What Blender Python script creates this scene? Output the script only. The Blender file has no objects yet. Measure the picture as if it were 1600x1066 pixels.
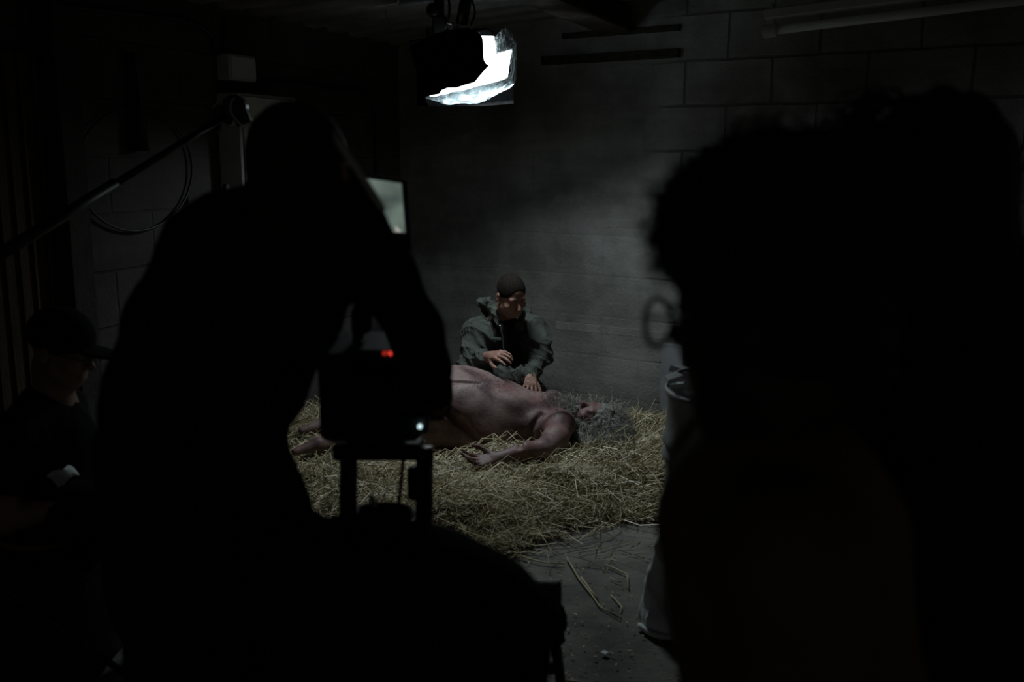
import bpy, math, random
import numpy as np
from mathutils import Vector, Matrix, noise
random.seed(7); rng = np.random.default_rng(7)
S = bpy.context.scene; COL = S.collection
# ---------------------------------------------------------------- camera, world, light, exposure
LENS = 35.0; F = LENS / 36 * 1600; PITCH = math.radians(10.4); EYE = 1.6
cd = bpy.data.cameras.new('camera'); cd.lens = LENS; cd.sensor_width = 36; cd.clip_start = .05; cd.clip_end = 60
cam = bpy.data.objects.new('camera', cd); COL.objects.link(cam)
cam.location = (0, 0, EYE); cam.rotation_euler = (math.pi / 2 - PITCH, 0, 0)
cd.dof.use_dof = True; cd.dof.focus_distance = 5.4; cd.dof.aperture_fstop = 2.6
S.camera = cam
w = bpy.data.worlds.new('world'); S.world = w; w.use_nodes = True
w.node_tree.nodes['Background'].inputs[0].default_value = (1.0, .97, .93, 1)
w.node_tree.nodes['Background'].inputs[1].default_value = .020
S.view_settings.view_transform = 'Standard'; S.view_settings.look = 'None'
S.view_settings.exposure = 0; S.view_settings.gamma = 1; S.view_settings.use_curve_mapping = False
ld = bpy.data.lights.new('key', 'AREA'); ld.shape = 'RECTANGLE'; ld.size = .36; ld.size_y = .14
ld.energy = 16.5; ld.color = (.84, .95, 1.0); ld.spread = math.radians(172)
key = bpy.data.objects.new('key', ld); COL.objects.link(key)
key.location = (-.165, 5.195, 1.918); key.rotation_euler = (math.radians(-22), math.radians(-6), 0)

cp, sp = math.cos(PITCH), math.sin(PITCH)
def P(px, py, Y):
    u = px - 800; v = 533 - py; t = Y / (F * cp + v * sp)
    return np.array([u * t, Y, EYE + (-F * sp + v * cp) * t])
def PF(px, py, z=0.0):            # the point of the plane z seen at a pixel
    u = px - 800; v = 533 - py; dz = -F * sp + v * cp; t = (z - EYE) / dz
    return np.array([u * t, (F * cp + v * sp) * t, z])

# ---------------------------------------------------------------- object helpers
def empty(name, loc, label, cat, group=None):
    o = bpy.data.objects.new(name, None); COL.objects.link(o); o.location = Vector(loc); o.empty_display_size = .1
    o['label'] = label; o['category'] = cat
    if group: o['group'] = group
    return o
def tag(o, label, cat, group=None, kind=None):
    o['label'] = label; o['category'] = cat
    if group: o['group'] = group
    if kind: o['kind'] = kind
    return o
OFF = {}
def obj(name, V, Fc, mat, parent=None, smooth=True, label=None, origin=None):
    V = np.asarray(V, dtype=float)
    off = np.zeros(3)
    if parent is not None:
        off = OFF.get(parent.name)
        if off is None: off = np.array(parent.location)
    elif origin is not None: off = np.array(origin, dtype=float)
    me = bpy.data.meshes.new(name)
    me.from_pydata((V - off).tolist(), [], Fc if isinstance(Fc, list) else Fc.tolist())
    me.materials.append(mat)
    if smooth: me.polygons.foreach_set('use_smooth', [True] * len(me.polygons))
    me.update()
    o = bpy.data.objects.new(name, me); COL.objects.link(o)
    if parent is not None: o.parent = parent; OFF[o.name] = off
    else: o.location = Vector(off); OFF[o.name] = off
    if label: o['label'] = label
    return o
class MB:
    def __init__(s): s.V = []; s.F = []
    def add(s, V, Fc):
        n = len(s.V); s.V += [tuple(map(float, v)) for v in V]; s.F += [tuple(int(i) + n for i in f) for f in Fc]; return s
    def box(s, c, size, R=None, bev=0.0):
        c = np.array(c, float); h = np.array(size, float) / 2; R = np.eye(3) if R is None else np.array(R)
        b = min(bev, h.min() * .9)
        if b <= 0:
            v = [c + R @ (h * np.array(q)) for q in [(-1,-1,-1),(1,-1,-1),(1,1,-1),(-1,1,-1),(-1,-1,1),(1,-1,1),(1,1,1),(-1,1,1)]]
            return s.add(v, [(3,2,1,0),(4,5,6,7),(0,1,5,4),(1,2,6,5),(2,3,7,6),(3,0,4,7)])
        V = []; idx = {}
        for sx in (-1,1):
            for sy in (-1,1):
                for sz in (-1,1):
                    for ax in range(3):
                        q = np.array([sx,sy,sz], float) * (h - b); q[ax] = (sx,sy,sz)[ax] * h[ax]
                        idx[(sx,sy,sz,ax)] = len(V); V.append(c + R @ q)
        Fc = []
        for ax in range(3):
            o1, o2 = [(1,2),(2,0),(0,1)][ax]
            for sg in (-1,1):
                f = []
                for a, bb in ((-1,-1),(1,-1),(1,1),(-1,1)):
                    k = [0,0,0]; k[ax] = sg; k[o1] = a; k[o2] = bb; f.append(idx[(k[0],k[1],k[2],ax)])
                Fc.append(f if sg > 0 else f[::-1])
        for ax in range(3):
            o1, o2 = [(1,2),(2,0),(0,1)][ax]
            for a in (-1,1):
                for bb in (-1,1):
                    k0 = [0,0,0]; k0[o1] = a; k0[o2] = bb; k1 = list(k0); k0[ax] = -1; k1[ax] = 1
                    Fc.append([idx[(*k0,o1)], idx[(*k1,o1)], idx[(*k1,o2)], idx[(*k0,o2)]])
        for sx in (-1,1):
            for sy in (-1,1):
                for sz in (-1,1): Fc.append([idx[(sx,sy,sz,0)], idx[(sx,sy,sz,1)], idx[(sx,sy,sz,2)]])
        return s.add(V, Fc)
    def tube(s, pts, r, n=8, caps=True):
        pts = [np.array(p, float) for p in pts]; m = len(pts)
        rs = r if hasattr(r, '__len__') else [r] * m
        V = []; up = None
        for i, p in enumerate(pts):
            t = pts[min(i + 1, m - 1)] - pts[max(i - 1, 0)]; t = t / (np.linalg.norm(t) + 1e-9)
            if up is None:
                a = np.array([0, 0, 1.]) if abs(t[2]) < .9 else np.array([1., 0, 0]); up = np.cross(t, a)
            up = up - t * up.dot(t); up /= np.linalg.norm(up) + 1e-9; w_ = np.cross(t, up)
            for k in range(n):
                a = 2 * math.pi * k / n; V.append(p + rs[i] * (math.cos(a) * up + math.sin(a) * w_))
        Fc = [(i*n+k, i*n+(k+1)%n, (i+1)*n+(k+1)%n, (i+1)*n+k) for i in range(m-1) for k in range(n)]
        if caps: Fc += [tuple(range(n))[::-1], tuple((m-1)*n+k for k in range(n))]
        return s.add(V, Fc)
    def lathe(s, c, prof, n=32, R=None):
        R = np.eye(3) if R is None else np.array(R); c = np.array(c, float); V = []
        for r, z in prof:
            for k in range(n):
                a = 2*math.pi*k/n; V.append(c + R @ np.array([max(r,1e-4)*math.cos(a), max(r,1e-4)*math.sin(a), z]))
        m = len(prof)
        return s.add(V, [(i*n+k, i*n+(k+1)%n, (i+1)*n+(k+1)%n, (i+1)*n+k) for i in range(m-1) for k in range(n)])
    def prism(s, poly, d):           # poly: 3d points, extruded by vector d
        poly = [np.array(p, float) for p in poly]; n = len(poly); d = np.array(d, float)
        return s.add(poly + [p + d for p in poly], [tuple(range(n)), tuple(range(2*n-1, n-1, -1))] + [(i, n+i, n+(i+1)%n, (i+1)%n) for i in range(n)])
    def build(s, name, mat, parent=None, smooth=False, label=None, origin=None):
        return obj(name, s.V, s.F, mat, parent, smooth, label, origin)
def curve_pts(ctrl, n=8):            # Catmull-Rom through control points
    c = [np.array(p, float) for p in ctrl]; c = [2*c[0]-c[1]] + c + [2*c[-1]-c[-2]]; out = []
    for i in range(1, len(c)-2):
        for k in range(n):
            t = k / n; a, b, d, e = c[i-1], c[i], c[i+1], c[i+2]
            out.append(.5*((2*b)+(-a+d)*t+(2*a-5*b+4*d-e)*t*t+(-a+3*b-3*d+e)*t**3))
    return out + [c[-2]]
def frame(f, u):                      # columns: right, forward, up
    f = np.array(f, float); f /= np.linalg.norm(f); u = np.array(u, float); u = u - f*u.dot(f); u /= np.linalg.norm(u)
    return np.stack([np.cross(f, u), f, u], axis=1)

# ---------------------------------------------------------------- signed distance modelling
class SDF:
    def hit(s, px, py, depth=0.0):     # first surface point along the line of sight
        a = np.array([0, 0, EYE]); r = P(px, py, 1.0) - a
        for t in np.arange(4.0, 6.2, s.h*.5):
            p = a + r*t; i = np.round((p - s.lo)/s.h).astype(int)
            if (i >= 0).all() and (i < s.n).all() and s.d[tuple(i)] < 0: return p + r*depth
        return a + r*5.0
    def __init__(s, lo, hi, h):
        s.lo = np.array(lo, float); s.h = h; s.n = np.ceil((np.array(hi) - s.lo) / h).astype(int) + 1
        s.d = np.full(s.n, .12, dtype=np.float32)
    def _sub(s, lo, hi, m):
        a = np.clip(np.floor((lo - m - s.lo) / s.h).astype(int), 0, s.n); b = np.clip(np.ceil((hi + m - s.lo) / s.h).astype(int) + 1, 0, s.n)
        if (b <= a).any(): return None
        sl = tuple(slice(a[i], b[i]) for i in range(3))
        g = np.meshgrid(*[s.lo[i] + s.h * np.arange(a[i], b[i]) for i in range(3)], indexing='ij')
        return sl, np.stack(g, -1).astype(np.float32)
    def _mix(s, sl, d, k, mode):
        c = s.d[sl]
        if mode == 'add': h = np.clip(.5 + .5*(c - d)/k, 0, 1); s.d[sl] = c*(1-h) + d*h - k*h*(1-h)
        else: h = np.clip(.5 - .5*(c + d)/k, 0, 1); s.d[sl] = c*(1-h) - d*h + k*h*(1-h)
    def cone(s, a, b, r1, r2, k=.02, mode='add'):
        a = np.array(a, float); b = np.array(b, float); R = max(r1, r2)
        q = s._sub(np.minimum(a, b) - R, np.maximum(a, b) + R, k + 3*s.h)
        if q is None: return s
        sl, p = q; ab = b - a; t = np.clip(((p - a) @ ab) / (ab @ ab + 1e-12), 0, 1)
        d = np.linalg.norm(p - (a + t[..., None]*ab), axis=-1) - (r1 + (r2 - r1)*t)
        s._mix(sl, d, k, mode); return s
    def ball(s, c, r, k=.02, mode='add'): return s.cone(c, np.array(c) + [0,0,1e-5], r, r, k, mode)
    def ell(s, c, rad, R=None, k=.02, mode='add'):
        c = np.array(c, float); rad = np.array(rad, float); R = np.eye(3) if R is None else R
        e = np.sqrt((R**2) @ (rad**2)); q = s._sub(c - e, c + e, k + 3*s.h)
        if q is None: return s
        sl, p = q; l = (p - c) @ R
        k0 = np.linalg.norm(l / rad, axis=-1); k1 = np.linalg.norm(l / rad**2, axis=-1) + 1e-9
        s._mix(sl, k0 * (k0 - 1) / k1, k, mode); return s
    def chain(s, pts, rs, k=.015):
        for i in range(len(pts) - 1): s.cone(pts[i], pts[i+1], rs[i], rs[i+1], k)
        return s
    def box(s, c, half, R=None, rd=.01, k=.02, mode='add'):
        c = np.array(c, float); half = np.array(half, float); R = np.eye(3) if R is None else R
        e = np.abs(R) @ half; q = s._sub(c - e, c + e, k + 3*s.h)
        if q is None: return s
        sl, p = q; l = np.abs((p - c) @ R) - (half - rd)
        d = np.linalg.norm(np.maximum(l, 0), axis=-1) + np.minimum(l.max(-1), 0) - rd
        s._mix(sl, d, k, mode); return s
    def plane_cut(s, c, n):            # removes what lies on the side of n
        n = np.array(n, float); n /= np.linalg.norm(n)
        g = np.meshgrid(*[s.lo[i] + s.h*np.arange(s.n[i]) for i in range(3)], indexing='ij')
        d = sum((g[i] - c[i]) * n[i] for i in range(3)); s.d = np.maximum(s.d, d.astype(np.float32)); return s
    def mesh(s):
        d = s.d.copy(); d[0] = d[-1] = .1; d[:, 0] = d[:, -1] = .1; d[:, :, 0] = d[:, :, -1] = .1
        n = np.array(d.shape); sg = d < 0
        c = np.zeros(n - 1, dtype=np.int8)
        for i in (0,1):
            for j in (0,1):
                for k in (0,1): c += sg[i:n[0]-1+i, j:n[1]-1+j, k:n[2]-1+k]
        act = np.argwhere((c > 0) & (c < 8)); idx = np.full(n - 1, -1, dtype=np.int64)
        idx[tuple(act.T)] = np.arange(len(act))
        acc = np.zeros((len(act), 3)); cnt = np.zeros(len(act))
        corners = [(i,j,k) for i in (0,1) for j in (0,1) for k in (0,1)]
        for a in corners:
            for ax in range(3):
                if a[ax]: continue
                b = list(a); b[ax] = 1
                da = d[tuple((act + a).T)]; db = d[tuple((act + b).T)]; m = (da < 0) != (db < 0)
                t = np.where(m, da / np.where(m, da - db, 1), 0)
                p = np.array(a, float)[None] + 0*acc; p[:, ax] += t; acc += p * m[:, None]; cnt += m
        V = s.lo + s.h * (act + acc / cnt[:, None]); Fs = []
        for ax in range(3):
            o1, o2 = [(1,2),(2,0),(0,1)][ax]
            A = [slice(None)]*3; B = [slice(None)]*3; A[ax] = slice(0, -1); B[ax] = slice(1, None)
            e = np.argwhere(sg[tuple(A)] != sg[tuple(B)])
            e = e[(e[:, o1] > 0) & (e[:, o2] > 0) & (e[:, o1] < n[o1]-1) & (e[:, o2] < n[o2]-1)]
            ins = sg[tuple(e.T)]; q = []
            for (x, y) in ((-1,-1),(0,-1),(0,0),(-1,0)):
                f = e.copy(); f[:, o1] += x; f[:, o2] += y; q.append(idx[tuple(f.T)])
            q = np.stack(q, 1); q[~ins] = q[~ins][:, ::-1]; Fs.append(q)
        return V, np.concatenate(Fs)
    def build(s, name, mat, parent=None, disp=None, label=None, relax=1):
        V, Fc = s.mesh()
        e = np.concatenate([Fc[:, [0,1]], Fc[:, [1,2]], Fc[:, [2,3]], Fc[:, [3,0]]])
        for _ in range(relax):
            a = np.zeros_like(V); n = np.zeros(len(V))
            np.add.at(a, e[:, 0], V[e[:, 1]]); np.add.at(n, e[:, 0], 1); np.add.at(a, e[:, 1], V[e[:, 0]]); np.add.at(n, e[:, 1], 1)
            V = V*.4 + .6*a/n[:, None]
        if disp is not None:
            nf = np.cross(V[Fc[:,2]] - V[Fc[:,0]], V[Fc[:,3]] - V[Fc[:,1]]); N = np.zeros_like(V)
            for i in range(4): np.add.at(N, Fc[:, i], nf)
            N /= np.linalg.norm(N, axis=1)[:, None] + 1e-12
            V = V + N * disp(V)[:, None]
        return obj(name, V, Fc, mat, parent, True, label)
def folds(scale=22, amp=.006, seed=0.0, axis=(1, .4, .7)):   # cloth creases: warped ridges
    ax = np.array(axis, float)
    def f(V):
        x, y, z = V.T
        wx = np.sin(z*scale*.37 + seed) + np.sin(y*scale*.5 + seed*2 + x*5); wy = np.sin(x*scale*.43 + seed*1.7) + np.sin(z*scale*.3 + y*7)
        a = 1 - np.abs(np.sin((x*ax[0] + y*ax[1] + z*ax[2])*scale*.5 + wx*1.1 + seed))
        b = 1 - np.abs(np.sin((x*ax[2] - y*ax[0] + z*ax[1]*1.5)*scale*.9 + wy*1.2 + seed*3))
        return amp*(a**2*1.2 + b**3*.8 - .7)
    return f

# ---------------------------------------------------------------- materials
def mat(name, c1, c2=None, scale=12, rough=.8, bump=.0, bscale=60, spec=.3, metal=0, emit=None, estr=0, sss=0, detail=6, thr=(.35,.65), aniso=None, alpha=None):
    m = bpy.data.materials.new(name); m.use_nodes = True; N = m.node_tree.nodes; L = m.node_tree.links; b = N['Principled BSDF']
    b.inputs['Base Color'].default_value = (*c1, 1); b.inputs['Roughness'].default_value = rough; b.inputs['Specular IOR Level'].default_value = spec
    b.inputs['Metallic'].default_value = metal
    tc = N.new('ShaderNodeTexCoord'); mp = N.new('ShaderNodeMapping'); L.new(tc.outputs['Object'], mp.inputs[0])
    if aniso: mp.inputs['Scale'].default_value = aniso
    if c2:
        n = N.new('ShaderNodeTexNoise'); n.inputs['Scale'].default_value = scale; n.inputs['Detail'].default_value = detail; L.new(mp.outputs[0], n.inputs[0])
        r = N.new('ShaderNodeValToRGB'); r.color_ramp.elements[0].position = thr[0]; r.color_ramp.elements[1].position = thr[1]
        r.color_ramp.elements[0].color = (*c1, 1); r.color_ramp.elements[1].color = (*c2, 1)
        L.new(n.outputs['Fac'], r.inputs[0]); L.new(r.outputs[0], b.inputs['Base Color'])
    if bump:
        n2 = N.new('ShaderNodeTexNoise'); n2.inputs['Scale'].default_value = bscale; n2.inputs['Detail'].default_value = 8; L.new(mp.outputs[0], n2.inputs[0])
        bp = N.new('ShaderNodeBump'); bp.inputs['Strength'].default_value = bump; bp.inputs['Distance'].default_value = .01
        L.new(n2.outputs['Fac'], bp.inputs['Height']); L.new(bp.outputs[0], b.inputs['Normal'])
    if emit: b.inputs['Emission Color'].default_value = (*emit, 1); b.inputs['Emission Strength'].default_value = estr
    if sss: b.inputs['Subsurface Weight'].default_value = sss; b.inputs['Subsurface Radius'].default_value = (.02, .008, .004); b.inputs['Subsurface Scale'].default_value = .5
    if alpha is not None: b.inputs['Alpha'].default_value = alpha
    return m
def wall_mat(name, c1, c2, zoff, mortar=.5, uoff=0., bumpk=.5, plaster=None, strk=(.88, 1.10)):
    """rendered block wall; the object's local x runs along the wall, local z is up"""
    m = bpy.data.materials.new(name); m.use_nodes = True; N = m.node_tree.nodes; L = m.node_tree.links; b = N['Principled BSDF']
    b.inputs['Roughness'].default_value = .9; b.inputs['Specular IOR Level'].default_value = .15
    tc = N.new('ShaderNodeTexCoord'); sx = N.new('ShaderNodeSeparateXYZ'); cx = N.new('ShaderNodeCombineXYZ')
    L.new(tc.outputs['Object'], sx.inputs[0]); L.new(sx.outputs[0], cx.inputs[0]); L.new(sx.outputs[2], cx.inputs[1])
    # wobble so the joints are not ruler-straight
    nw = N.new('ShaderNodeTexNoise'); nw.inputs['Scale'].default_value = 3.5; nw.inputs['Detail'].default_value = 5; L.new(tc.outputs['Object'], nw.inputs[0])
    mw = N.new('ShaderNodeVectorMath'); mw.operation = 'SCALE'; mw.inputs['Scale'].default_value = .02; L.new(nw.outputs['Color'], mw.inputs[0])
    ad = N.new('ShaderNodeVectorMath'); ad.operation = 'ADD'; L.new(cx.outputs[0], ad.inputs[0]); L.new(mw.outputs[0], ad.inputs[1])
    of = N.new('ShaderNodeVectorMath'); of.operation = 'ADD'; of.inputs[1].default_value = (uoff, -zoff, 0); L.new(ad.outputs[0], of.inputs[0])
    br = N.new('ShaderNodeTexBrick'); br.inputs['Scale'].default_value = 1; br.inputs['Brick Width'].default_value = .5; br.inputs['Row Height'].default_value = .25
    br.inputs['Mortar Size'].default_value = .009; br.inputs['Mortar Smooth'].default_value = .6; L.new(of.outputs[0], br.inputs['Vector'])
    br.inputs['Color1'].default_value = (*c1, 1); br.inputs['Color2'].default_value = (*[x*.9 for x in c1], 1); br.inputs['Mortar'].default_value = (*[x*(1-.45*mortar) for x in c1], 1)
    n = N.new('ShaderNodeTexNoise'); n.inputs['Scale'].default_value = 1.6; n.inputs['Detail'].default_value = 9; n.inputs['Roughness'].default_value = .65; L.new(tc.outputs['Object'], n.inputs[0])
    r = N.new('ShaderNodeValToRGB'); r.color_ramp.elements[0].position = .40; r.color_ramp.elements[1].position = .62; L.new(n.outputs['Fac'], r.inputs[0])
    mx = N.new('ShaderNodeMix'); mx.data_type = 'RGBA'; L.new(r.outputs[0], mx.inputs[0]); L.new(br.outputs['Color'], mx.inputs[6]); mx.inputs[7].default_value = (*c2, 1)
    # horizontal trowel streaks
    mp = N.new('ShaderNodeMapping'); mp.inputs['Scale'].default_value = (1.2, 1.2, 7); L.new(tc.outputs['Object'], mp.inputs[0])
    ns = N.new('ShaderNodeTexNoise'); ns.inputs['Scale'].default_value = 2.2; ns.inputs['Detail'].default_value = 8; L.new(mp.outputs[0], ns.inputs[0])
    rs = N.new('ShaderNodeMapRange'); rs.inputs[1].default_value = .3; rs.inputs[2].default_value = .7; rs.inputs[3].default_value = strk[0]; rs.inputs[4].default_value = strk[1]; L.new(ns.outputs['Fac'], rs.inputs[0])
    ml = N.new('ShaderNodeVectorMath'); ml.operation = 'SCALE'; L.new(mx.outputs[2], ml.inputs[0]); L.new(rs.outputs[0], ml.inputs['Scale'])
    L.new(ml.outputs[0], b.inputs['Base Color'])
    nf = N.new('ShaderNodeTexNoise'); nf.inputs['Scale'].default_value = 55; nf.inputs['Detail'].default_value = 10; L.new(tc.outputs['Object'], nf.inputs[0])
    a1 = N.new('ShaderNodeMath'); a1.operation = 'MULTIPLY_ADD'; a1.inputs[1].default_value = .35; L.new(nf.outputs['Fac'], a1.inputs[0])
    m1 = N.new('ShaderNodeMath'); m1.operation = 'MULTIPLY'; m1.inputs[1].default_value = -mortar; L.new(br.outputs['Fac'], m1.inputs[0])
    if plaster is not None:           # left of local x = plaster the blocks are rendered over
        pm = N.new('ShaderNodeMapRange'); pm.interpolation_type = 'SMOOTHSTEP'; pm.inputs[1].default_value = plaster - .12; pm.inputs[2].default_value = plaster + .12; pm.inputs[3].default_value = .12; pm.inputs[4].default_value = 1
        pa = N.new('ShaderNodeMath'); pa.operation = 'MULTIPLY_ADD'; pa.inputs[1].default_value = .5; L.new(nw.outputs['Fac'], pa.inputs[0]); L.new(sx.outputs[0], pa.inputs[2]); pa2 = N.new('ShaderNodeMath'); pa2.inputs[1].default_value = -.25; L.new(pa.outputs[0], pa2.inputs[0]); L.new(pa2.outputs[0], pm.inputs[0])
        m2 = N.new('ShaderNodeMath'); m2.operation = 'MULTIPLY'; L.new(m1.outputs[0], m2.inputs[0]); L.new(pm.outputs[0], m2.inputs[1]); m1 = m2
        br.inputs['Mortar'].default_value = br.inputs['Color1'].default_value
        mm = N.new('ShaderNodeMath'); mm.operation = 'MULTIPLY'; L.new(br.outputs['Fac'], mm.inputs[0]); L.new(pm.outputs[0], mm.inputs[1])
        mk = N.new('ShaderNodeMix'); mk.data_type = 'RGBA'; L.new(mm.outputs[0], mk.inputs[0]); L.new(ml.outputs[0], mk.inputs[6]); mk.inputs[7].default_value = (*[x*(1-.45*mortar) for x in c1], 1); L.new(mk.outputs[2], b.inputs['Base Color'])
    L.new(m1.outputs[0], a1.inputs[2])
    a2 = N.new('ShaderNodeMath'); a2.operation = 'MULTIPLY_ADD'; a2.inputs[1].default_value = .14; L.new(ns.outputs['Fac'], a2.inputs[0]); L.new(a1.outputs[0], a2.inputs[2])
    bp = N.new('ShaderNodeBump'); bp.inputs['Strength'].default_value = bumpk; bp.inputs['Distance'].default_value = .02; L.new(a2.outputs[0], bp.inputs['Height']); L.new(bp.outputs[0], b.inputs['Normal'])
    return m
def island_mat(name, c1, c2, rough=.6, spec=.3):
    m = bpy.data.materials.new(name); m.use_nodes = True; N = m.node_tree.nodes; L = m.node_tree.links; b = N['Principled BSDF']
    b.inputs['Roughness'].default_value = rough; b.inputs['Specular IOR Level'].default_value = spec
    g = N.new('ShaderNodeNewGeometry'); r = N.new('ShaderNodeValToRGB'); r.color_ramp.elements[0].color = (*c1, 1); r.color_ramp.elements[1].color = (*c2, 1)
    L.new(g.outputs['Random Per Island'], r.inputs[0]); L.new(r.outputs[0], b.inputs['Base Color']); return m
def skin_mat(name, base, red, dark, bruise, sc=7):
    m = bpy.data.materials.new(name); m.use_nodes = True; N = m.node_tree.nodes; L = m.node_tree.links; b = N['Principled BSDF']
    b.inputs['Roughness'].default_value = .55; b.inputs['Specular IOR Level'].default_value = .35
    b.inputs['Subsurface Weight'].default_value = .12; b.inputs['Subsurface Radius'].default_value = (.02, .008, .004); b.inputs['Subsurface Scale'].default_value = .4
    tc = N.new('ShaderNodeTexCoord')
    def lay(scale, lo, hi, prev, col, seed):
        mp = N.new('ShaderNodeMapping'); mp.inputs['Location'].default_value = (seed, seed*.7, -seed); L.new(tc.outputs['Object'], mp.inputs[0])
        n = N.new('ShaderNodeTexNoise'); n.inputs['Scale'].default_value = scale; n.inputs['Detail'].default_value = 5; L.new(mp.outputs[0], n.inputs[0])
        r = N.new('ShaderNodeMapRange'); r.inputs[1].default_value = lo; r.inputs[2].default_value = hi; L.new(n.outputs['Fac'], r.inputs[0])
        x = N.new('ShaderNodeMix'); x.data_type = 'RGBA'; L.new(r.outputs[0], x.inputs[0]); x.inputs[7].default_value = (*col, 1)
        if isinstance(prev, tuple): x.inputs[6].default_value = (*prev, 1)
        else: L.new(prev, x.inputs[6])
        return x.outputs[2]
    c = lay(sc, .42, .66, base, red, 3.1); c = lay(sc*.8, .50, .66, c, bruise, 8.7); c = lay(sc*6, .55, .8, c, dark, 1.3)
    L.new(c, b.inputs['Base Color'])
    n2 = N.new('ShaderNodeTexNoise'); n2.inputs['Scale'].default_value = 90; n2.inputs['Detail'].default_value = 6; L.new(tc.outputs['Object'], n2.inputs[0])
    bp = N.new('ShaderNodeBump'); bp.inputs['Strength'].default_value = .25; bp.inputs['Distance'].default_value = .006; L.new(n2.outputs['Fac'], bp.inputs['Height']); L.new(bp.outputs[0], b.inputs['Normal'])
    return m
M_floor = mat('dusty_concrete', (.14, .136, .124), (.25, .24, .215), 5, .95, .6, 35, .1, detail=10)
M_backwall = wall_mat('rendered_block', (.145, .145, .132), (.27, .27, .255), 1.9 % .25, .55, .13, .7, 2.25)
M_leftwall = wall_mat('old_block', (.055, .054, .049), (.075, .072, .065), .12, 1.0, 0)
M_iron = mat('corrugated_sheet', (.10, .10, .10), (.20, .19, .17), 4, .7, .3, 20)
M_wood = mat('old_timber', (.035, .03, .024), (.07, .06, .05), 3, .9, .8, 12, .1, aniso=(1, 8, 8))
M_black = mat('black_cloth', (.008, .008, .0085), (.014, .014, .0145), 30, .95, .4, 120, .1)
M_blackmetal = mat('black_metal', (.012, .012, .012), None, rough=.42, spec=.5)
M_plastic = mat('black_plastic', (.015, .015, .016), None, rough=.5, spec=.4)
M_chrome = mat('worn_steel', (.45, .46, .47), None, rough=.3, metal=1)
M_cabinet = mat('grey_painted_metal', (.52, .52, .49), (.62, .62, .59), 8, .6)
M_pipe = mat('grey_pipe', (.55, .57, .56), (.45, .46, .45), 8, .6)
M_skin_lying = skin_mat('bruised_skin', (.235, .170, .158), (.185, .092, .088), (.15, .095, .088), (.085, .045, .048), 8)
M_skin = skin_mat('skin', (.33, .20, .15), (.28, .13, .10), (.23, .13, .10), (.26, .15, .115))
M_skin_dim = mat('warm_skin', (.32, .19, .13), (.36, .22, .15), 8, .6)
M_jacket = mat('olive_canvas', (.055, .064, .056), (.085, .096, .084), 14, .85, .5, 160, .2)
M_shirt = mat('dark_shirt', (.015, .013, .013), (.022, .019, .019), 20, .9, .3, 100)
M_trouser = mat('dark_trousers', (.03, .03, .032), (.045, .043, .042), 20, .9, .4, 100)
M_buzz = mat('cropped_dark_hair', (.007, .006, .005), (.022, .017, .014), 120, .9, .5, 400, .1)
M_greyhair = island_mat('grey_hair', (.12, .12, .11), (.48, .48, .44), .55)
M_darkhair = island_mat('dark_hair', (.006, .005, .004), (.018, .013, .01), .5, .4)
M_brownhair = island_mat('brown_hair', (.02, .012, .007), (.04, .025, .015), .5, .4)
M_straw = island_mat('straw', (.14, .11, .055), (.86, .76, .50), .45, .45)
M_strawbase = mat('straw_litter', (.03, .024, .012), (.13, .10, .05), 45, .9, 1.0, 60, .1)
M_white = mat('white_cloth', (.74, .79, .79), (.82, .86, .85), 6, .85, .3, 60)
M_drum = mat('grey_drum', (.40, .41, .405), (.5, .51, .5), 10, .6, .2, 40)
M_paper = mat('white_paper', (.82, .88, .86), (.90, .93, .92), 6, .8)
M_lamp = mat('lit_diffusion', (.8, .8, .8), None, emit=(.86, .97, 1.0), estr=3.0)
M_bag = mat('crumpled_plastic', (.50, .56, .58), (.86, .92, .94), 30, .25, 1.0, 45, .6, alpha=.75)
M_red = mat('red_led', (.1, .0, .0), None, emit=(1, .06, .04), estr=1.2)
M_red2 = mat('dim_red_led', (.1, .0, .0), None, emit=(.8, .05, .03), estr=.4)
M_blue = mat('white_led', (.1, .1, .1), None, emit=(.7, .95, 1), estr=1.3)

# ---------------------------------------------------------------- the room
CORNER = np.array([-.763, 6.90]); BD = np.array([.845, -.534]); BD /= np.linalg.norm(BD); LD = np.array([-.370, -.929]); LD /= np.linalg.norm(LD)
def wall(name, o, d, length, z0, z1, th, m, nrm):       # box wall; local x along d
    mb = MB(); ang = math.atan2(d[1], d[0]); s = 1 if np.dot(nrm, (-d[1], d[0])) > 0 else -1
    mb.box((length/2, -s*th/2, (z0 + z1)/2), (length, th, z1 - z0))
    ob = mb.build(name, m); ob.location = (o[0], o[1], 0); ob.rotation_euler = (0, 0, ang); ob['kind'] = 'structure'; return ob
BN = np.array([-.534, -.845]); LN = np.array([.929, -.370])
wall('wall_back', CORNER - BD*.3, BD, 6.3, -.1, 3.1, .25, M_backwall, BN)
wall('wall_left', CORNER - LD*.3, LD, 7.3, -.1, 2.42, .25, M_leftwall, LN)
# dusty floor as a fine grid with small unevenness
gx = np.linspace(-4.2, 5.4, 120); gy = np.linspace(-1.2, 8.2, 120); V = []
for y in gy:
    for x in gx: V.append((x, y, .006*noise.noise(Vector((x*2.2, y*2.2, 0))) - .006))
Fc = [(j*120+i, j*120+i+1, (j+1)*120+i+1, (j+1)*120+i) for j in range(119) for i in range(119)]
fl = obj('floor', V, Fc, M_floor); fl['kind'] = 'structure'
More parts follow.
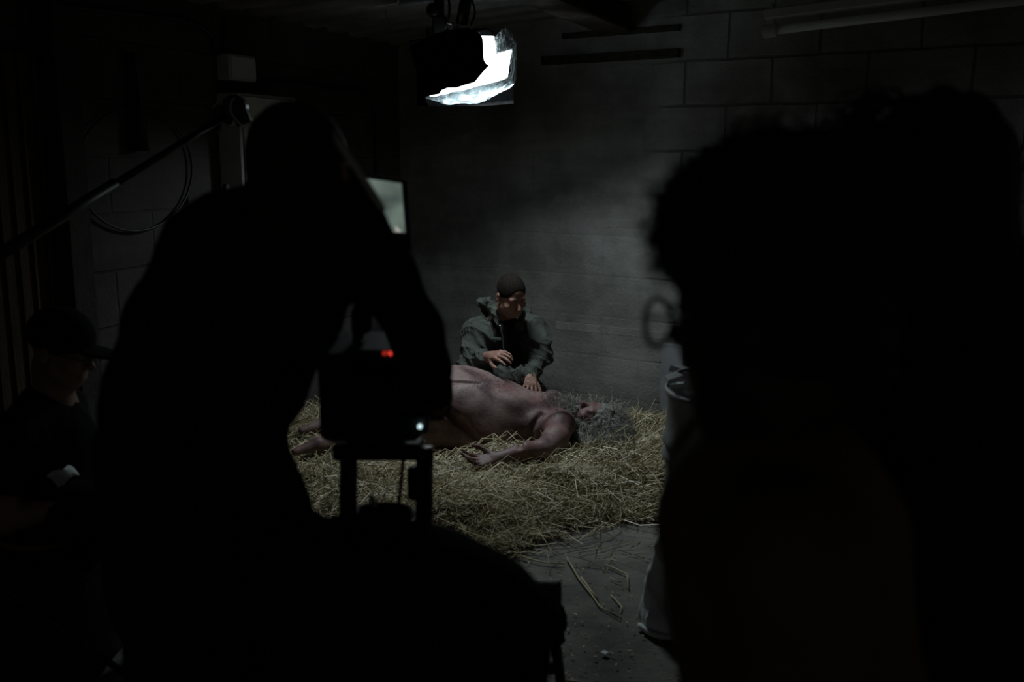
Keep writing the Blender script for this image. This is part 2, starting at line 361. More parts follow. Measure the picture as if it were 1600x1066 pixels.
# corrugated roof, rising away from the left wall; ribs run away from that wall
V = []; NA, NB = 460, 3; RISE = .075
for i in range(NA):
    t = -.35 + i*7.4/(NA-1); ph = (t % .25)/.25
    hgt = .028*(0 if ph < .45 else (ph-.45)/.12 if ph < .57 else 1 if ph < .85 else (1-ph)/.15)
    for j in range(NB):
        q = -.3 + j*(6.6/(NB-1)); p = CORNER + LD*t + LN*q; V.append((p[0], p[1], 2.335 + q*RISE + hgt))
Fc = [(i*NB+j, i*NB+j+1, (i+1)*NB+j+1, (i+1)*NB+j) for i in range(NA-1) for j in range(NB-1)]
ce = obj('ceiling', V, Fc, M_iron, smooth=False); ce['kind'] = 'structure'
md = ce.modifiers.new('t', 'SOLIDIFY'); md.thickness = .004
# timber roof beam running to the back wall
def ceil_z(p): return 2.335 + float(np.dot(np.array(p[:2]) - CORNER, LN))*RISE
bx0 = CORNER + BD*1.62; mb = MB(); L_ = 6.0
for wdt in (0,):
    a = np.array([*(bx0 + BN*.0), 0]); c = a[:2] + LD*L_/2
    R = np.array([[LD[0], -LD[1], 0], [LD[1], LD[0], 0], [0, 0, 1]])
    mb.box((c[0], c[1], ceil_z(c) - .07), (L_, .20, .13), R, .008)
be = mb.build('trim_1', M_wood); be['kind'] = 'structure'
# dark strips painting the shadow gaps of the lintel over the blocked-up doorway
def on_back(px, py, off=.0):       # point of the back wall seen at a pixel
    r = P(px, py, 1.0) - np.array([0, 0, EYE]); n = np.array([*BN, 0]); o = np.array([*CORNER, 0]) + n*off
    t = np.dot(o - np.array([0, 0, EYE]), n)/np.dot(r, n); return np.array([0, 0, EYE]) + r*t
def on_left(px, py, off=.0):
    r = P(px, py, 1.0) - np.array([0, 0, EYE]); n = np.array([*LN, 0]); o = np.array([*CORNER, 0]) + n*off
    t = np.dot(o - np.array([0, 0, EYE]), n)/np.dot(r, n); return np.array([0, 0, EYE]) + r*t
RB = np.array([[BD[0], -BD[1], 0], [BD[1], BD[0], 0], [0, 0, 1]]); RL = np.array([[LD[0], -LD[1], 0], [LD[1], LD[0], 0], [0, 0, 1]])
M_gap_shade = mat('lintel_gap_shade', (.025, .022, .018), (.05, .045, .038), 4, .95, .9, 14, .05, aniso=(1, 8, 8))  # shade between lintel and wall, put into the colour
for k, (xa, ya, yb, th) in enumerate(((850, 76, 90, .045), (880, 39, 48, .032))):
    a, b = on_back(xa, 100), on_back(1064, ya); z0 = on_back(1064, yb)[2]; z1 = on_back(1064, ya)[2]; c = (a+b)/2; ln = np.linalg.norm((b-a)[:2]); mb = MB()
    mb.box((c[0]+BN[0]*th*.4, c[1]+BN[1]*th*.4, (z0+z1)/2), (ln, th, z1-z0), RB, .004); li = mb.build('trim_%d' % (2+k), M_gap_shade); li['kind'] = 'structure'
for k, (x0, x1, y0) in enumerate(((868, 1120, 508), (917, 1120, 348))):
    a = on_back(x0, y0); b = on_back(x1, y0 + (x1-x0)*.09); mb = MB(); c = (a+b)/2
    mb.box((c[0], c[1], a[2]), (np.linalg.norm((a-b)[:2]), .004, .05), RB, .0015)
    t_ = mb.build('trim_%d' % (4+k), mat('mortar_smear_%d' % k, (.25, .25, .235), (.19, .19, .175), 9, .9, .6, 50)); t_['kind'] = 'structure'
# wooden door at the left with a dark post
a, b = on_left(-60, 200), on_left(58, 200); c = (a+b)/2; mb = MB()
mb.box((c[0]+LN[0]*.01, c[1]+LN[1]*.01, 1.0), (np.linalg.norm((a-b)[:2]), .05, 2.0), RL, .004)
for k in range(5):
    q = a + (b-a)*(k+.5)/5; mb.box((q[0]+LN[0]*.04, q[1]+LN[1]*.04, 1.0), (.012, .012, 1.98), RL)
dr = mb.build('door_1', mat('brown_boards', (.04, .026, .014), (.07, .046, .026), 4, .8, .4, 30, aniso=(4, 4, .6))); dr['kind'] = 'structure'
a, b = on_left(62, 200), on_left(100, 200); c = (a+b)/2; mb = MB()
mb.box((c[0]+LN[0]*.05, c[1]+LN[1]*.05, 1.1), (np.linalg.norm((a-b)[:2]), .12, 2.2), RL, .006)
t6 = mb.build('trim_6', mat('dark_post', (.03, .028, .026), (.05, .045, .04), 6, .9, .4)); t6['kind'] = 'structure'

# ---------------------------------------------------------------- things on the left wall
def wallbox(name, x0, x1, y0, y1, off, m, label, cat, root=None):
    a = on_left(x0, y0); b = on_left(x1, y0); cbot = on_left((x0+x1)/2, y1); c = (a+b)/2; z0 = cbot[2]; z1 = (a[2]+b[2])/2
    base = np.array([c[0], c[1], z0]); e = empty(name, base, label, cat)
    mb = MB(); w_ = np.linalg.norm((a-b)[:2]); mb.box((c[0]+LN[0]*off/2, c[1]+LN[1]*off/2, (z0+z1)/2), (w_, off, z1-z0), RL, .006); mb.build('housing', m, e)
    return e, c, w_, z0, z1
e, c, w_, z0, z1 = wallbox('electrical_cabinet', 337, 428, 150, 332, .14, M_cabinet, 'tall pale grey electrical cabinet mounted on the left wall', 'cabinet')
mb = MB(); cc = c + np.array([*LN, 0])*.146; mb.box((cc[0], cc[1], (z0+z1)/2), (w_-.03, .012, z1-z0-.03), RL, .004); dd = mb.build('door', M_cabinet, e)
lk = on_left(353, 293, .155); mb = MB(); mb.lathe(lk, [(.0, -.01), (.016, -.01), (.016, .012), (.0, .012)], 16, np.array([[RL[0][0], 0, LN[0]], [RL[1][0], 0, LN[1]], [0, 1, 0]])); mb.build('lock', M_plastic, dd)
e, c, w_, z0, z1 = wallbox('junction_box', 337, 379, 87, 127, .08, M_cabinet, 'small square grey junction box above the electrical cabinet', 'junction box')
mb = MB(); cc = c + np.array([*LN, 0])*.083; mb.box((cc[0], cc[1], (z0+z1)/2), (w_-.02, .008, z1-z0-.02), RL, .003); mb.build('lid', M_cabinet, e)
def wallcable(name, pts, r, m, label, cat='cable', fn=on_left, off=.02, n=8):
    c = curve_pts([fn(x, y, off) for x, y in pts], n); mb = MB(); mb.tube(c, r, 8); return tag(mb.build(name, m, smooth=True, origin=c[-1]), label, cat)
wallcable('conduit', [(382, 122), (450, 130), (520, 138), (560, 142), (578, 152), (586, 175), (588, 220), (588, 300)], .012, M_plastic, 'black conduit bending down the left wall near the corner', 'conduit')
wallcable('power_cable', [(100, 8), (180, 18), (250, 26), (300, 36), (330, 55), (338, 88)], .012, M_plastic, 'black cable running under the roof edge to the junction box')
wallcable('wall_cable', [(352, 87), (350, 60), (352, 25)], .01, M_plastic, 'short black cable rising from the junction box to the roof')
# a large loop of cable hanging flat on the wall
lp = [(210+90*math.cos(a), 265+96*math.sin(a)) for a in np.linspace(-1.5, 4.6, 26)]
wallcable('cable_loop', lp, .006, M_plastic, 'large loop of thin black cable hung on the left wall', n=3)
mb = MB(); a = on_left(203, 82, .03); b = on_left(218, 236, .03); mb.tube([a, (a*.5+b*.5), b], [.02, .025, .045], 8)
tag(mb.build('hanging_strap', M_black, smooth=True, origin=b), 'dark strap hanging down the left wall through the cable loop', 'strap')
wallcable('thin_wire', [(1600, 218), (1594, 240), (1588, 258), (1576, 272), (1555, 276), (1545, 268)], .005, M_plastic, 'thin black wire looping down the back wall at far right', 'wire', on_back, .015)

# ---------------------------------------------------------------- unlit tube light hanging at upper right
a = P(1205, 48, 4.9); b = P(1640, -5, 4.25); d = b - a; ln = np.linalg.norm(d); dh = d/ln; sd = np.cross(dh, [0, 0, 1]); sd /= np.linalg.norm(sd); upv = np.cross(sd, dh); R = np.stack([dh, sd, upv], 1)
e = empty('tube_light', a, 'unlit grey tube light hanging on chains at upper right', 'light fitting'); mid = (a+b)/2
mb = MB(); mb.box(mid + upv*.075, (ln+.05, .07, .05), R, .008); mb.build('housing', M_pipe, e)
mb = MB(); mb.tube([a, b], .021, 14); mb.build('tube', mat('unlit_tube', (.70, .74, .73), None, rough=.25), e, True)
for q, s in ((a, 1), (b, -1)):
    mb = MB(); mb.tube([q - dh*.035*s, q + dh*.03*s], .031, 14); mb.box(q + upv*.045, (.035, .03, .06), R, .004); mb.build('end_cap', M_pipe, e, False)
for q in (a, b - dh*.2):
    mb = MB(); top = ceil_z(q); z = q[2] + .095; k = 0
    while z < top:
        for j in range(10):
            pass
        t0 = np.linspace(0, 2*math.pi, 9); ax = np.array([1, 0, 0]) if k % 2 else np.array([0, 1, 0])
        mb.tube([np.array([q[0], q[1], z + .012]) + ax*.008*math.cos(t) + np.array([0, 0, .016])*math.sin(t) for t in t0], .0025, 5, False); z += .024; k += 1
    mb.build('chain', M_chrome, e, True)

# ---------------------------------------------------------------- the set lamp under the roof
LY = 5.15
e = empty('set_lamp', P(735, 150, LY), 'lit lamp wrapped in black cloth and crumpled plastic under roof', 'lamp')
mb = MB()
fr = [P(672, 152, LY), P(700, 147, LY-.01), P(740, 137, LY-.02), P(793, 123, LY-.03), P(799, 78, LY-.05), P(776, 84, LY-.05), P(772, 57, LY-.06), P(680, 55, LY-.06)]
mb.prism(fr, (0.0, -.02, .0)); mb.build('diffuser', M_lamp, e)
# black wrap: a sheet in front at the left, folded round the left end and across the top, its lower edge ragged
edge = [(640, 72), (648, 100), (655, 128), (663, 152), (672, 149), (686, 147), (690, 141), (700, 137), (714, 137), (722, 134), (736, 130), (742, 128), (750, 118), (757, 110), (764, 102), (759, 99), (756, 93), (755, 75), (754, 60), (752, 56), (745, 48), (700, 47), (668, 58)]
mb = MB(); mb.prism([P(x, y, LY-.13 + .02*math.sin(x*.07+y*.05)) for x, y in edge], (0, .006, 0))
a_, b_ = P(642, 72, LY-.13), P(662, 152, LY-.13); mb.prism([a_, b_, b_ + [.0, .26, -.035], a_ + [.0, .26, 0]], (.005, 0, 0))
q0, q1 = P(640, 66, LY-.13), P(760, 46, LY-.13)
mb.prism([q0, q1, q1 + [.03, .26, .01], q0 + [0, .26, .01]], (0, 0, .008))
bk0, bk1 = a_ + [0, .26, .0], a_ + [.50, .26, .02]; zb = 1.866  # back skirt out of view, added to cut lamp light off the upper wall
mb.prism([bk0, bk1, [bk1[0], bk1[1], zb+.012], [bk1[0]-.17, bk1[1], zb], [bk0[0], bk0[1], zb]], (0, .006, 0))
mb.build('black_wrap', mat('black_velvet', (.003, .003, .0032), (.005, .005, .0052), 40, 1.0, .3, 120, .0), e)
# crumpled clear plastic hanging below and to the right
def crumple(name, top, bot, y0, y1, n=46, m=9, seed=0):
    V = []; Fc = []
    tp = curve_pts([P(x, y, y0) for x, y in top], 8); bt = curve_pts([P(x, y, y1) for x, y in bot], 8)
    for i in range(n):
        f = i/(n-1); A = tp[int(f*(len(tp)-1))]; B = bt[int(f*(len(bt)-1))]
        for j in range(m):
            g = j/(m-1); p = A*(1-g) + B*g; nz = noise.noise(Vector((f*14+seed, g*5, seed))); nz2 = noise.noise(Vector((f*40, g*12+seed, 2)))
            p = p + np.array([.006*nz2, .035*nz*(.3+g) + .012*nz2, .008*nz + (.014*abs(nz2)*(1 if j == m-1 else 0))]); V.append(p)
    for i in range(n-1):
        for j in range(m-1): Fc.append((i*m+j, (i+1)*m+j, (i+1)*m+j+1, i*m+j+1))
    o = obj(name, V, Fc, M_bag, e, False); md = o.modifiers.new('t', 'SOLIDIFY'); md.thickness = .0015; return o
crumple('plastic_cover', [(664, 152), (700, 146), (750, 134), (793, 121), (798, 100), (799, 76)], [(664, 154), (684, 159), (704, 164), (742, 162), (760, 157), (780, 146), (803, 132), (807, 105), (806, 66)], LY-.06, LY-.02)
crumple('plastic_top', [(776, 84), (790, 80), (800, 76)], [(772, 60), (785, 47), (793, 47), (806, 64)], LY-.07, LY-.03, 30, 9, 5)
# hanging hardware
kb = MB(); kc = P(677, 16, LY); kb.lathe(kc, [(0, -.02), (.03, -.02), (.034, -.01), (.034, .012), (.028, .02), (0, .024)], 24, frame((1, 0, 0), (0, -1, .2))); kb.build('knob', M_blackmetal, e, True)
mb = MB(); p = P(687, 40, LY); mb.box(p, (.07, .05, .09), None, .008); mb.box(P(686, 14, LY+.03), (.05, .05, .13), None, .006); top = P(686, 14, LY+.03); mb.tube([top, [top[0], top[1], ceil_z(top)]], .014, 12); mb.build('clamp', M_blackmetal, e)
mb = MB(); p = P(727, 25, LY+.02); mb.tube([p + [-.02, 0, -.04], p + [0, 0, .06], [p[0]+.02, p[1], ceil_z(p)]], [.03, .03, .022], 12); mb.build('cable_bundle', M_plastic, e, True)
mb = MB(); mb.tube(curve_pts([P(696, 46, LY-.03), P(702, 20, LY-.04), P(700, -5, LY-.02), P(688, -12, LY)], 6), .006, 8); mb.tube(curve_pts([P(735, 40, LY-.02), P(742, 20, LY-.02), P(736, -5, LY)], 6), .005, 8); mb.build('power_lead', M_plastic, e, True)
mb = MB(); mb.tube([P(699, 36, LY-.04), P(706, 37, LY-.04)], .006, 8); mb.tube([P(711, 44, LY-.05), P(716, 40, LY-.05)], .006, 8); mb.box(P(705, 44, LY-.01), (.045, .03, .03), frame((1, 0, .3), (0, 0, 1)), .004); mb.build('catch', M_chrome, e)
mb = MB(); a = P(668, 62, LY-.05); b = P(748, 48, LY-.05); mb.box((a+b)/2 + np.array([0, .07, 0]), (.27, .16, .03), frame((0, 1, 0), (-.17, 0, 1)), .008); mb.box(P(700, 52, LY), (.22, .02, .05), None, .004); mb.build('yoke', M_blackmetal, e)
mb = MB(); mb.tube(curve_pts([P(622, 5, 5.0), P(604, 16, 5.0), P(606, 32, 5.0), P(614, 47, 5.0)], 6), .0022, 6)
q = P(622, 5, 5.0); mb.tube([q, [q[0], q[1], ceil_z(q)]], .003, 6)
tag(mb.build('loose_wire', M_chrome, smooth=True, origin=P(614, 47, 5.0)), 'thin bright loose wire dangling from the roof left of lamp', 'wire')

# ---------------------------------------------------------------- straw
edge_px = [(440, 650), (520, 652), (620, 650), (760, 650), (900, 645), (990, 652), (1050, 668), (1120, 700), (1160, 770), (1080, 800), (1030, 805), (960, 803), (900, 815), (850, 832), (810, 852), (760, 872), (700, 866), (650, 862), (560, 858), (505, 850), (470, 800), (430, 740), (400, 690)]
poly = np.array([PF(x, y, .03)[:2] for x, y in edge_px])
def inside(q):
    x, y = q; c = False; n = len(poly)
    for i in range(n):
        x1, y1 = poly[i]; x2, y2 = poly[(i+1) % n]
        if (y1 > y) != (y2 > y) and x < (x2-x1)*(y-y1)/(y2-y1) + x1: c = not c
    return c
def edist(q):
    q = np.array(q); A = poly; B = np.roll(poly, -1, 0); ab = B-A; t = np.clip(((q-A)*ab).sum(1)/(ab**2).sum(1), 0, 1)
    return float(np.min(np.linalg.norm(A + ab*t[:, None] - q, axis=1)))
def hstraw(x, y):
    q = (x, y); d = edist(q); s = 1 if inside(q) else -1
    if s < 0: return -.02
    k = min(1, d/.28); k = k*k*(3-2*k)
    return .012 + k*(.085 + .07*noise.noise(Vector((x*3.2, y*3.2, 1.7))) + .05*noise.noise(Vector((x*9, y*9, 4))))
lo = poly.min(0); hi = poly.max(0); nx, ny = 130, 110; V = []; keep = {}
for j in range(ny):
    for i in range(nx):
        x = lo[0] + (hi[0]-lo[0])*i/(nx-1); y = lo[1] + (hi[1]-lo[1])*j/(ny-1); V.append((x, y, hstraw(x, y)))
H = np.array(V)[:, 2].reshape(ny, nx)
def hs(x, y):
    i = int(np.clip((x-lo[0])/(hi[0]-lo[0])*(nx-1), 0, nx-1)); j = int(np.clip((y-lo[1])/(hi[1]-lo[1])*(ny-1), 0, ny-1)); return max(H[j, i], 0)
Fc = [(j*nx+i, j*nx+i+1, (j+1)*nx+i+1, (j+1)*nx+i) for j in range(ny-1) for i in range(nx-1) if max(H[j, i], H[j, i+1], H[j+1, i], H[j+1, i+1]) > 0]
so = obj('straw', V, Fc, M_strawbase); tag(so, 'thick bed of loose yellow straw spread under the lying man', 'straw', kind='stuff')
def on_floor_side(x, y): return np.dot(np.array([x, y]) - CORNER, BN) > .03
ARM = [P(846, 712, 4.72)[:2], P(778, 737, 4.64)[:2], P(715, 742, 4.60)[:2]]
def blocked(p):                       # keep the stalks off the arm and the body lying on them
    for a, b in zip(ARM[:-1], ARM[1:]):
        ab = b - a; t = min(1, max(0, np.dot(p[:2]-a, ab)/np.dot(ab, ab))); 
        if np.linalg.norm(p[:2] - a - ab*t) < .055 and p[2] > .10: return True
    return -.75 < p[0] < .33 and 4.98 < p[1] < 5.5 and p[2] > .10
def stalks(n, r=(.0009, .0024), L=(.05, .26), scatter=.02, up=.35, region=None):
    mb_V = []; mb_F = []; c = 0; tries = 0
    while c < n and tries < n*6:
        tries += 1
        x = random.uniform(lo[0]-.05, hi[0]+.05); y = random.uniform(lo[1]-.05, hi[1]+.05)
        if region is None:
            if not inside((x, y)) and random.random() > .02: continue
        if not on_floor_side(x, y) : continue
        z = hs(x, y) + random.random()*scatter + .004; a = random.uniform(0, 2*math.pi) ; l = random.uniform(*L)
        if random.random() < .5: a = random.gauss(0.4, .7)
        pitch = random.gauss(.02, up*.45); 
        if random.random() < .05: pitch = abs(random.gauss(.6, .3))
        d = np.array([math.cos(a)*math.cos(pitch), math.sin(a)*math.cos(pitch), math.sin(pitch)]); rr = random.uniform(*r)
        s = np.cross(d, [0, 0, 1]); s /= np.linalg.norm(s); u = np.cross(s, d); p0 = np.array([x, y, z]) - d*l*.4; bend = random.gauss(0, .03)*l/.15
        sb = random.gauss(0, .6)
        pts = [p0, p0 + d*l*.5 + u*bend + s*bend*sb, p0 + d*l]
        if not (on_floor_side(*pts[0][:2]) and on_floor_side(*pts[2][:2])): continue
        if any(blocked(p_) for p_ in (pts[0], pts[1], pts[2], (pts[0]+pts[1])/2, (pts[1]+pts[2])/2)): continue
        for p in pts: p[2] = max(p[2], .003)
        n0 = len(mb_V)
        for p in pts:
            for k in range(3):
                t = 2.094*k; mb_V.append(p + rr*(math.cos(t)*s + math.sin(t)*u))
        for q in range(2):
            for k in range(3): mb_F.append((n0+q*3+k, n0+q*3+(k+1) % 3, n0+(q+1)*3+(k+1) % 3, n0+(q+1)*3+k))
        c += 1
    return mb_V, mb_F
v_, f_ = stalks(26000)
w_, g_ = stalks(1800, (.0016, .0029), (.05, .20), .03, .5)
so3 = obj('coarse_stalks', w_, g_, island_mat('pale_straw', (.45, .38, .22), (.95, .88, .66), .4, .5), so, False); so3['kind'] = 'stuff'
so2 = obj('stalks', v_, f_, M_straw, so, False); so2['kind'] = 'stuff'

# single stalks lying on the bare floor
sk = [([(795, 865), (820, 872), (850, 879), (882, 881)], 'long straw stalk lying nearest the edge of the straw bed', .0028),
      ([(886, 872), (905, 905), (925, 930), (937, 948), (968, 966), (971, 948), (955, 930)], 'bent straw stalk with a sharp kink on the bare floor', .003),
      ([(908, 902), (922, 922), (934, 936)], 'short straw stalk beside the kinked stalk', .0035),
      ([(944, 882), (962, 889), (980, 898), (982, 920)], 'hooked straw stalk on floor right of the kinked stalk', .0028),
      ([(860, 830), (878, 840), (896, 850)], 'straw stalk jutting from the front edge of the straw bed', .0022),
      ([(895, 865), (940, 857), (982, 845)], 'thin straw stalk lying level below the straw bed', .0018),
      ([(790, 900), (810, 898), (832, 894)], 'dark thin stalk on floor above the rolled bundle', .002),
      ([(875, 1062), (900, 1065), (925, 1070)], 'pale straw stalk on floor at the bottom of the view', .003),
      ([(953, 903), (962, 908), (971, 910)], 'tiny pale straw piece on floor left of the hooked stalk', .0022),
      ([(800, 868), (822, 852), (850, 835)], 'slanting straw stalk at front edge of the straw bed', .002)]
for pts, lb, r in sk:
    c = [PF(x, y, .006) for x, y in pts]; mb = MB(); mb.tube(c, r*1.15, 6); tag(mb.build('straw_stalk', M_straw, smooth=True, origin=c[0]), lb, 'straw stalk')
p = PF(945, 1020, .003); mb = MB(); mb.box(p, (.022, .02, .004), frame((.7, .7, 0), (0, 0, 1)), .001)
tag(mb.build('paper_scrap', M_paper, origin=p), 'small white paper scrap lying alone on the bare floor', 'paper scrap')
v_ = []
crumbs = MB()
for k in range(260):
    q = PF(random.uniform(780, 1060), random.uniform(850, 1066), .004); s_ = random.uniform(.0015, .0045)
    crumbs.box(q, (s_*random.uniform(1, 4), s_, s_*.8), frame((random.gauss(0, 1), random.gauss(0, 1), 0), (0, 0, 1)))
cr = crumbs.build('chaff', M_straw); tag(cr, 'fine straw chaff and crumbs scattered over the bare floor', 'chaff', kind='stuff')

# ---------------------------------------------------------------- heads, hands, hair
def head(s, c, R, sc=1.0, neck=None, k=.012, mouth_open=0):
    L = lambda x, y, z: np.array(c) + R @ (np.array([x, y, z])*sc)
    s.ell(L(0, -.012, .035), np.array([.073, .094, .083])*sc, R, .01)
    s.ell(L(0, .028, -.03), np.array([.060, .062, .078])*sc, R, .03*sc)
    s.ell(L(0, .055, -.088), np.array([.030, .028, .024])*sc, R, .02*sc)
    for q in (-1, 1):
        s.ball(L(q*.045, .058, -.028), .020*sc, .015)
        s.cone(L(q*.058, .01, -.055), L(q*.03, .055, -.088), .018*sc, .014*sc, .02)
        s.ball(L(q*.032, .096, .002), .014*sc, .010, 'cut'); s.ball(L(q*.031, .075, -.001), .0135*sc, .004)
    s.cone(L(-.036, .074, .022), L(.036, .074, .022), .012*sc, .012*sc, .012)
    s.cone(L(0, .084, .01), L(0, .108, -.026), .007*sc, .012*sc, .008)
    for q in (-1, 1): s.ball(L(q*.011, .098, -.032), .0075*sc, .006)
    s.cone(L(-.018, .084, -.058), L(.018, .084, -.058), .0065*sc, .0065*sc, .006); s.cone(L(-.015, .084, -.071), L(.015, .084, -.071), .0075*sc, .0075*sc, .006)
    s.cone(L(-.016, .094, -.0645), L(.016, .094, -.0645), .0025*sc + .004*mouth_open, .0025*sc + .004*mouth_open, .003, 'cut')
    for q in (-1, 1):
        s.ell(L(q*.078, -.012, -.008), np.array([.007, .019, .031])*sc, R, .006); s.ell(L(q*.085, -.008, -.004), np.array([.005, .009, .016])*sc, R, .004, 'cut')
    if neck is not None: s.cone(L(0, -.03, -.06), neck, .055*sc, .062*sc, .03)
def hand(s, wrist, R, side=1, curl=.5, spread=.25, sc=1.0, curls=None):
    """R columns: across (towards the little finger for side=1), along the fingers, back of hand"""
    L = lambda x, y, z: np.array(wrist) + R @ (np.array([side*x, y, z])*sc)
    s.cone(L(0, -.03, 0), L(0, .01, 0), .026*sc, .027*sc, .02)
    for x, ln in ((-.028, .078), (-.009, .082), (.010, .078), (.027, .070)): s.cone(L(x*.6, .01, 0), L(x, ln, 0), .016*sc, .0125*sc, .012)
    for i, (x, y, l) in enumerate(((-.030, .080, (.042, .026, .022)), (-.010, .086, (.047, .030, .023)), (.011, .081, (.043, .028, .022)), (.029, .072, (.034, .021, .020)))):
        cu = curls[i] if curls else curl*(1 + .15*i); a = 0.1 + cu*.5; sw = spread*(i-1.5)*.45; p = L(x, y, 0); rr = (.0098, .0088, .0080, .0070)
        for j in range(3):
            q = p + R @ (np.array([side*math.sin(sw)*math.cos(a), math.cos(sw)*math.cos(a), -math.sin(a)])*l[j]*sc); s.cone(p, q, rr[j]*sc, rr[j+1]*sc, .004); p = q; a += cu*.75
    p = L(-.024, .022, -.006); a = .75
    for j, (l, r0, r1) in enumerate(((.042, .015, .0115), (.032, .011, .010), (.024, .0098, .008))):
        q = p + R @ (np.array([-side*math.sin(a), math.cos(a), -.35])*l*sc*.95); s.cone(p, q, r0*sc, r1*sc, .006); p = q; a -= .28
def strands(name, roots, dirs, length, parent, m, r=.0012, curl=.012, freq=40, grav=.3, seg=9, sides=3, label=None, jit=.3):
    V = []; Fc = []
    for p, d in zip(roots, dirs):
        p = np.array(p, float); d = np.array(d, float) + rng.normal(0, jit, 3); d /= np.linalg.norm(d)
        l = length*random.uniform(.6, 1.15); a = np.cross(d, rng.normal(0, 1, 3)); a /= np.linalg.norm(a) + 1e-9; b = np.cross(d, a); ph = random.uniform(0, 6.28); fr_ = freq*random.uniform(.7, 1.3)
        base = p.copy(); n0 = len(V)
        for i in range(seg+1):
            t = i/seg; c_ = curl*min(1, t*2.5); q = base + a*c_*math.cos(ph + fr_*t*l) + b*c_*math.sin(ph + fr_*t*l) - a*curl*0
            rr = r*(1 - .75*t)
            for k in range(sides): an = 2*math.pi*k/sides; V.append(q + rr*(math.cos(an)*a + math.sin(an)*b))
            d = d + np.array([0, 0, -grav])/seg; dn = d/np.linalg.norm(d); base = base + dn*l/seg
        for i in range(seg):
            for k in range(sides): Fc.append((n0+i*sides+k, n0+i*sides+(k+1) % sides, n0+(i+1)*sides+(k+1) % sides, n0+(i+1)*sides+k))
    return obj(name, V, Fc, m, parent, False, label)
def shell_pts(c, rad, R, n, cond):
    out = []; dr_ = []
    while len(out) < n:
        v = rng.normal(0, 1, 3); v /= np.linalg.norm(v)
        if cond(v): out.append(np.array(c) + R @ (v*np.array(rad))); dr_.append(R @ v)
    return out, dr_

# ---------------------------------------------------------------- lying man
lb_ = 'person lying on their back on the straw, bare bruised torso, long grey hair and beard'
pb = P(760, 690, 5.1); pb[2] = .08
e = empty('person', pb, lb_, 'person')
s = SDF((-1.75, 4.2, .02), (.75, 5.75, .62), .0055)
sh_n = P(880, 655, 5.02); sh_f = P(862, 618, 5.42)           # near and far shoulder
ch = P(835, 648, 5.24)
hipc = P(668, 655, 5.26)
s.ell(P(718, 632, 5.22), (.29, .285, .208), frame((0, 1, 0), (.1, 0, 1)), .05)          # belly
s.ell(P(782, 642, 5.22), (.24, .25, .165), frame((0, 1, 0), (.30, 0, 1)), .06)         # chest
s.ell(P(838, 655, 5.19), (.15, .235, .125), frame((0, 1, 0), (.35, 0, 1)), .06)        # upper chest
s.ell(P(800, 628, 5.10), (.10, .085, .05), frame((0, 1, 0), (.3, -.3, 1)), .05)        # breast, near
s.ell(P(660, 662, 5.24), (.20, .23, .15), None, .05)                                   # hips
s.ell(P(745, 676, 5.06), (.25, .13, .125), frame((0, 1, 0), (.1, 0, 1)), .05)           # flank resting
s.ball(P(874, 662, 5.03), .078, .05); s.ball(P(862, 632, 5.42), .08, .05)
s.cone(P(850, 640, 5.2), P(893, 655, 5.18), .09, .065, .05)                            # neck base
hc = P(924, 656, 5.16); hR = frame((-.22, -.30, .92), (.95, -.22, .15))
head(s, hc, hR, 1.04, P(880, 655, 5.19), mouth_open=1)
el = P(848, 712, 4.74); el[2] = .185; wr = P(782, 736, 4.66); wr[2] = .165
s.chain([P(876, 664, 5.00), P(868, 686, 4.88), el], [.072, .062, .05], .035)
s.chain([el, (el*.55+wr*.45) + np.array([0, 0, .01]), wr], [.050, .047, .029], .02)
ax = wr - el; ax[2] = 0
hand(s, wr + ax/np.linalg.norm(ax)*.015, frame(ax/np.linalg.norm(ax) + np.array([0, .04, -.06]), (.0, .45, -.8)), 1, .38, .35, 1.08)
ef = P(905, 640, 5.62); s.chain([P(862, 632, 5.44), ef, P(860, 640, 5.75)], [.07, .05, .035], .03)
# legs run off to the left
kn = P(560, 690, 5.03); kn[2] = .20; an = P(515, 693, 4.98); an[2] = .14
s.chain([P(690, 668, 5.12), P(655, 676, 5.08), kn, (kn*.5+an*.5), an], [.145, .135, .078, .068, .045], .04)
kf = P(560, 672, 5.32); kf[2] = .24; af = P(522, 672, 5.34); af[2] = .15
s.chain([P(680, 650, 5.35), kf, (kf*.5+af*.5), af], [.13, .08, .07, .045], .03)
for q in (an, af):
    s.chain([q, q + np.array([-.05, -.05, .015]), q + np.array([-.15, -.13, .0])], [.042, .036, .020], .02)
# creases and navel
hp = [s.hit(*q) for q in ((664, 612), (684, 630), (700, 645), (718, 660), (738, 678), (752, 695))]
for q, r_, a_, b_ in zip(hp[:-1], hp[1:], (.016, .020, .022, .020, .014), (.020, .022, .020, .014, .006)): s.cone(q, r_, a_, b_, .018, 'cut')
hp = [s.hit(*q) for q in ((846, 648), (836, 662), (826, 678), (812, 698))]
for q, r_ in zip(hp[:-1], hp[1:]): s.cone(q, r_, .012, .010, .02, 'cut')
s.cone(s.hit(700, 598), s.hit(750, 600), .006, .005, .02, 'cut')
s.ball(P(742, 582, 5.10), .013, .02, 'cut')
hits = [s.hit(random.gauss(868, 12), random.gauss(622, 12)) for _ in range(900)]
hits += [s.hit(random.gauss(800, 35), random.gauss(598, 8)) for _ in range(500)]
body = s.build('body', M_skin_lying, e, relax=2)
strands('chest_hair', hits, [(random.gauss(0, .7), -.5 + random.gauss(0, .5), .8) for _ in hits], .022, body, island_mat('body_hair', (.03, .028, .025), (.14, .13, .12)), .0007, .004, 120, .8, 5, 3)
# hair and beard: a matted core with curls standing off it
M_greycore = mat('matted_grey_hair', (.12, .12, .11), (.34, .34, .31), 55, .8, 1.0, 90)
HL = lambda x, y, z: hc + hR @ np.array([x, y, z])
